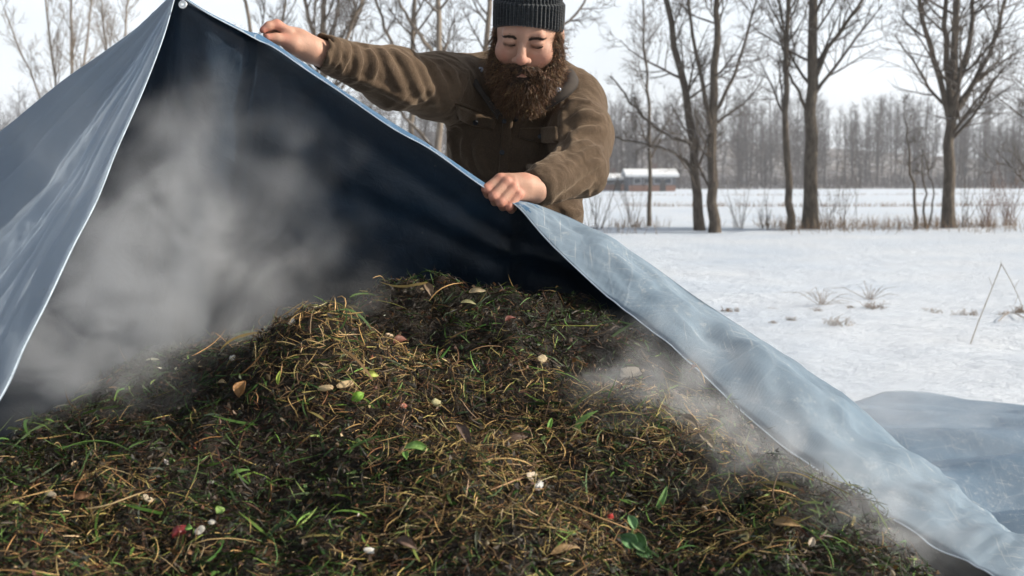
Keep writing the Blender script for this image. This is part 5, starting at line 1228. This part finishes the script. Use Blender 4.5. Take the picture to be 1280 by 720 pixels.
# two dry hedgerow lines across the far field
for yy, xs_, lab in ((120, (10, 70), 'thin dry weeds in a line across the far part of the field'), (62, (6, 34), 'thin dry weeds in a line across the nearer part of the field')):
    n = 900; x = R.uniform(*xs_, n); y = yy + R.normal(0, .5, n); z = gz(x, y); p = np.stack([x, y, z], -1); d = np.stack([R.normal(0, .06, n), R.normal(0, .06, n), R.uniform(.05, .3, n)], -1)
    V, F = tubes(np.stack([p, p + d * .6, p + d], 1), np.outer(np.full(n, .012), [1, .8, .3]), 3); o = mesh('field_weeds', V, F, M_DRY); tag(o, lab, 'weeds', kind='stuff')
print('land', round(time.time() - T0, 1))

# ================================================================== STEAM AND HAZE
def steam(name, c, r, dens, nscale, label, lo=.42, hi=.62, rot=None, col=(.95, .97, 1.)):
    """a soft cloud: density dies away to nothing inside its own hull"""
    a, b = np.meshgrid(np.arange(32) * 2 * PI / 32, np.linspace(0, PI, 17), indexing='ij'); V = np.stack([np.cos(a) * np.sin(b), np.sin(a) * np.sin(b), np.cos(b)], -1).reshape(-1, 3)
    o = mesh(name, V, gridF(32, 17, True)[:, ::-1]); o.location = c; o.scale = r
    if rot: o.rotation_euler = rot
    m = bpy.data.materials.new('steam_vapour'); m.use_nodes = True; nt = m.node_tree; nt.nodes.clear()
    out = nt.nodes.new('ShaderNodeOutputMaterial'); pv = nt.nodes.new('ShaderNodeVolumePrincipled'); nt.links.new(pv.outputs[0], out.inputs['Volume'])
    pv.inputs['Color'].default_value = (*col, 1); pv.inputs['Anisotropy'].default_value = .15
    tc = nt.nodes.new('ShaderNodeTexCoord'); ln = nt.nodes.new('ShaderNodeVectorMath'); ln.operation = 'LENGTH'; 
    wn = nt.nodes.new('ShaderNodeTexNoise'); wn.inputs['Scale'].default_value = nscale * .8; wn.inputs['Detail'].default_value = 2; nt.links.new(tc.outputs['Object'], wn.inputs['Vector'])
    ws = nt.nodes.new('ShaderNodeVectorMath'); ws.operation = 'MULTIPLY_ADD'; nt.links.new(wn.outputs['Color'], ws.inputs[0]); ws.inputs[1].default_value = (1.5, 1.5, 1.5); ws.inputs[2].default_value = (-.75, -.75, -.75)
    wa = nt.nodes.new('ShaderNodeVectorMath'); wa.operation = 'ADD'; nt.links.new(tc.outputs['Object'], wa.inputs[0]); nt.links.new(ws.outputs[0], wa.inputs[1]); nt.links.new(wa.outputs[0], ln.inputs[0])
    no = nt.nodes.new('ShaderNodeTexNoise'); no.inputs['Scale'].default_value = nscale; no.inputs['Detail'].default_value = 4; no.inputs['Distortion'].default_value = .9
    no.inputs['Roughness'].default_value = .5; nt.links.new(tc.outputs['Object'], no.inputs['Vector'])
    mr = nt.nodes.new('ShaderNodeMapRange'); mr.interpolation_type = 'SMOOTHSTEP'; mr.inputs[1].default_value = .85; mr.inputs[2].default_value = 0.; mr.inputs[3].default_value = 0; mr.inputs[4].default_value = 1; nt.links.new(ln.outputs['Value'], mr.inputs[0])
    m2 = nt.nodes.new('ShaderNodeMapRange'); m2.interpolation_type = 'SMOOTHSTEP'; m2.inputs[1].default_value = lo; m2.inputs[2].default_value = hi; m2.inputs[3].default_value = .10; m2.inputs[4].default_value = 1; nt.links.new(no.outputs[0], m2.inputs[0])
    mu = nt.nodes.new('ShaderNodeMath'); mu.operation = 'MULTIPLY'; nt.links.new(mr.outputs[0], mu.inputs[0]); nt.links.new(m2.outputs[0], mu.inputs[1])
    m3 = nt.nodes.new('ShaderNodeMath'); m3.operation = 'MULTIPLY'; nt.links.new(mu.outputs[0], m3.inputs[0]); m3.inputs[1].default_value = dens; nt.links.new(m3.outputs[0], pv.inputs['Density'])
    o.data.materials.append(m); tag(o, label, 'steam', kind='stuff'); return o
STEAM = True
if STEAM:
    steam('steam', P(240, 300, 2.02), (.42, .23, .40), 8, 2.3, 'thick pale steam rising inside the left half of the tarp', .42, .62)
    steam('steam', P(110, 420, 1.85), (.30, .18, .20), 6, 2.2, 'low steam drifting out at the foot of the left flap', .42, .62)
    steam('steam', P(850, 490, 1.80), (.26, .16, .19), 8, 2.2, 'steam rising from the heap against the slanting tarp edge', .42, .62)
    steam('steam', P(965, 575, 1.68), (.24, .15, .17), 9, 2.2, 'steam on the lower right of the heap beside the tarp edge', .42, .62)
    steam('steam', P(1090, 655, 1.58), (.24, .14, .16), 9, 2.2, 'steam at the low right end of the tarp edge', .42, .62)
    steam('steam', P(1110, 440, 2.35), (.62, .35, .34), 3.0, 2.0, 'thin wide steam drifting over the snow on the right', .40, .64)
HAZE = True
if HAZE:
    V, F = box((0, 200, 29), (1000, 700, 62)); hz_ = mesh('haze', V, F, smooth=False)
    m = bpy.data.materials.new('air'); m.use_nodes = True; nt = m.node_tree; nt.nodes.clear(); out = nt.nodes.new('ShaderNodeOutputMaterial'); pv = nt.nodes.new('ShaderNodeVolumePrincipled'); nt.links.new(pv.outputs[0], out.inputs['Volume'])
    pv.inputs['Color'].default_value = (.90, .94, 1, 1); pv.inputs['Density'].default_value = .0006; pv.inputs['Anisotropy'].default_value = .2; hz_.data.materials.append(m); hz_['kind'] = 'stuff'

# ================================================================== LIGHT, SKY, CAMERA
SUN_AZ, SUN_EL = math.radians(93), math.radians(28)     # measured from straight ahead towards the right
sd = np.array([math.sin(SUN_AZ) * math.cos(SUN_EL), math.cos(SUN_AZ) * math.cos(SUN_EL), math.sin(SUN_EL)])
from mathutils import Vector
ld = bpy.data.lights.new('sun', 'SUN'); ld.energy = 5.0; ld.angle = math.radians(.8); ld.color = (1, .91, .78)
lo = bpy.data.objects.new('sun', ld); COL.objects.link(lo); lo.rotation_euler = Vector(sd).to_track_quat('Z', 'Y').to_euler(); lo.location = (20, 10, 30)
wd_ = bpy.data.worlds.new('World'); scene.world = wd_; wd_.use_nodes = True; nt = wd_.node_tree; bg = nt.nodes['Background']
sky = nt.nodes.new('ShaderNodeTexSky'); sky.sky_type = 'NISHITA'; sky.sun_disc = False; sky.sun_elevation = SUN_EL; sky.sun_rotation = SUN_AZ; sky.air_density = 1; sky.dust_density = 2.5; sky.ozone_density = 1
hs = nt.nodes.new('ShaderNodeHueSaturation'); hs.inputs['Saturation'].default_value = .55; nt.links.new(sky.outputs[0], hs.inputs['Color'])
tc = nt.nodes.new('ShaderNodeTexCoord'); mp = nt.nodes.new('ShaderNodeMapping'); mp.inputs['Scale'].default_value = (1, 1, 2.6); nt.links.new(tc.outputs['Generated'], mp.inputs[0])
no = nt.nodes.new('ShaderNodeTexNoise'); no.inputs['Scale'].default_value = 2.2; no.inputs['Detail'].default_value = 6; no.inputs['Roughness'].default_value = .55; nt.links.new(mp.outputs[0], no.inputs[0])
rp = nt.nodes.new('ShaderNodeValToRGB'); rp.color_ramp.elements[0].position = .30; rp.color_ramp.elements[0].color = (.68, .68, .68, 1); rp.color_ramp.elements[1].position = .62; rp.color_ramp.elements[1].color = (1, 1, 1, 1); nt.links.new(no.outputs[0], rp.inputs[0])
mx = nt.nodes.new('ShaderNodeMix'); mx.data_type = 'RGBA'; 
dp = nt.nodes.new('ShaderNodeVectorMath'); dp.operation = 'DOT_PRODUCT'; nt.links.new(tc.outputs['Generated'], dp.inputs[0]); dp.inputs[1].default_value = (.22, .96, .15)   # cloud veil made bright straight ahead, thinned behind to keep the fill low
mr_ = nt.nodes.new('ShaderNodeMapRange'); mr_.interpolation_type = 'SMOOTHSTEP'; mr_.inputs[1].default_value = .2; mr_.inputs[2].default_value = .84; mr_.inputs[3].default_value = .24; mr_.inputs[4].default_value = 1; nt.links.new(dp.outputs['Value'], mr_.inputs[0])
mm_ = nt.nodes.new('ShaderNodeMath'); mm_.operation = 'MULTIPLY'; nt.links.new(rp.outputs[0], mm_.inputs[0]); nt.links.new(mr_.outputs[0], mm_.inputs[1]); nt.links.new(mm_.outputs[0], mx.inputs[0]); nt.links.new(hs.outputs[0], mx.inputs[6]); 
sz = nt.nodes.new('ShaderNodeSeparateXYZ'); nt.links.new(tc.outputs['Generated'], sz.inputs[0])
rz = nt.nodes.new('ShaderNodeValToRGB'); nt.links.new(sz.outputs[2], rz.inputs[0]); e = rz.color_ramp.elements   # thin high cloud, brightest low down
e[0].position = 0; e[0].color = (.90, .93, .96, 1); e[1].position = .75; e[1].color = (.36, .41, .48, 1); q_ = e.new(.25); q_.color = (.82, .91, 1.0, 1)
vm = nt.nodes.new('ShaderNodeVectorMath'); vm.operation = 'SCALE'; vm.inputs[3].default_value = 11.4; nt.links.new(rz.outputs[0], vm.inputs[0]); nt.links.new(vm.outputs[0], mx.inputs[7])
nt.links.new(mx.outputs[2], bg.inputs[0]); bg.inputs[1].default_value = .085
cam = bpy.data.cameras.new('camera'); cam.sensor_width = 36; cam.lens = 36 * FPX / 1280; cam.clip_end = 3000; cam.clip_start = .05
cam.dof.use_dof = True; cam.dof.focus_distance = 2.35; cam.dof.aperture_fstop = 6.7
co = bpy.data.objects.new('camera', cam); COL.objects.link(co); co.location = (0, 0, CAMZ); co.rotation_euler = (PI / 2 - PITCH, 0, 0); scene.camera = co
scene.render.resolution_x = 1024; scene.render.resolution_y = 576
scene.view_settings.view_transform = 'Standard'; scene.view_settings.look = 'None'; scene.view_settings.gamma = 1; scene.view_settings.use_curve_mapping = False; scene.view_settings.exposure = .34
cy = scene.cycles; cy.use_denoising = True; cy.max_bounces = 6; cy.diffuse_bounces = 3; cy.glossy_bounces = 2; cy.transmission_bounces = 3; cy.transparent_max_bounces = 6; cy.volume_bounces = 2; cy.volume_step_rate = 2.0; cy.volume_max_steps = 128; cy.sample_clamp_indirect = 6
cy.use_adaptive_sampling = True; cy.adaptive_threshold = .03
print('total script', round(time.time() - T0, 1))
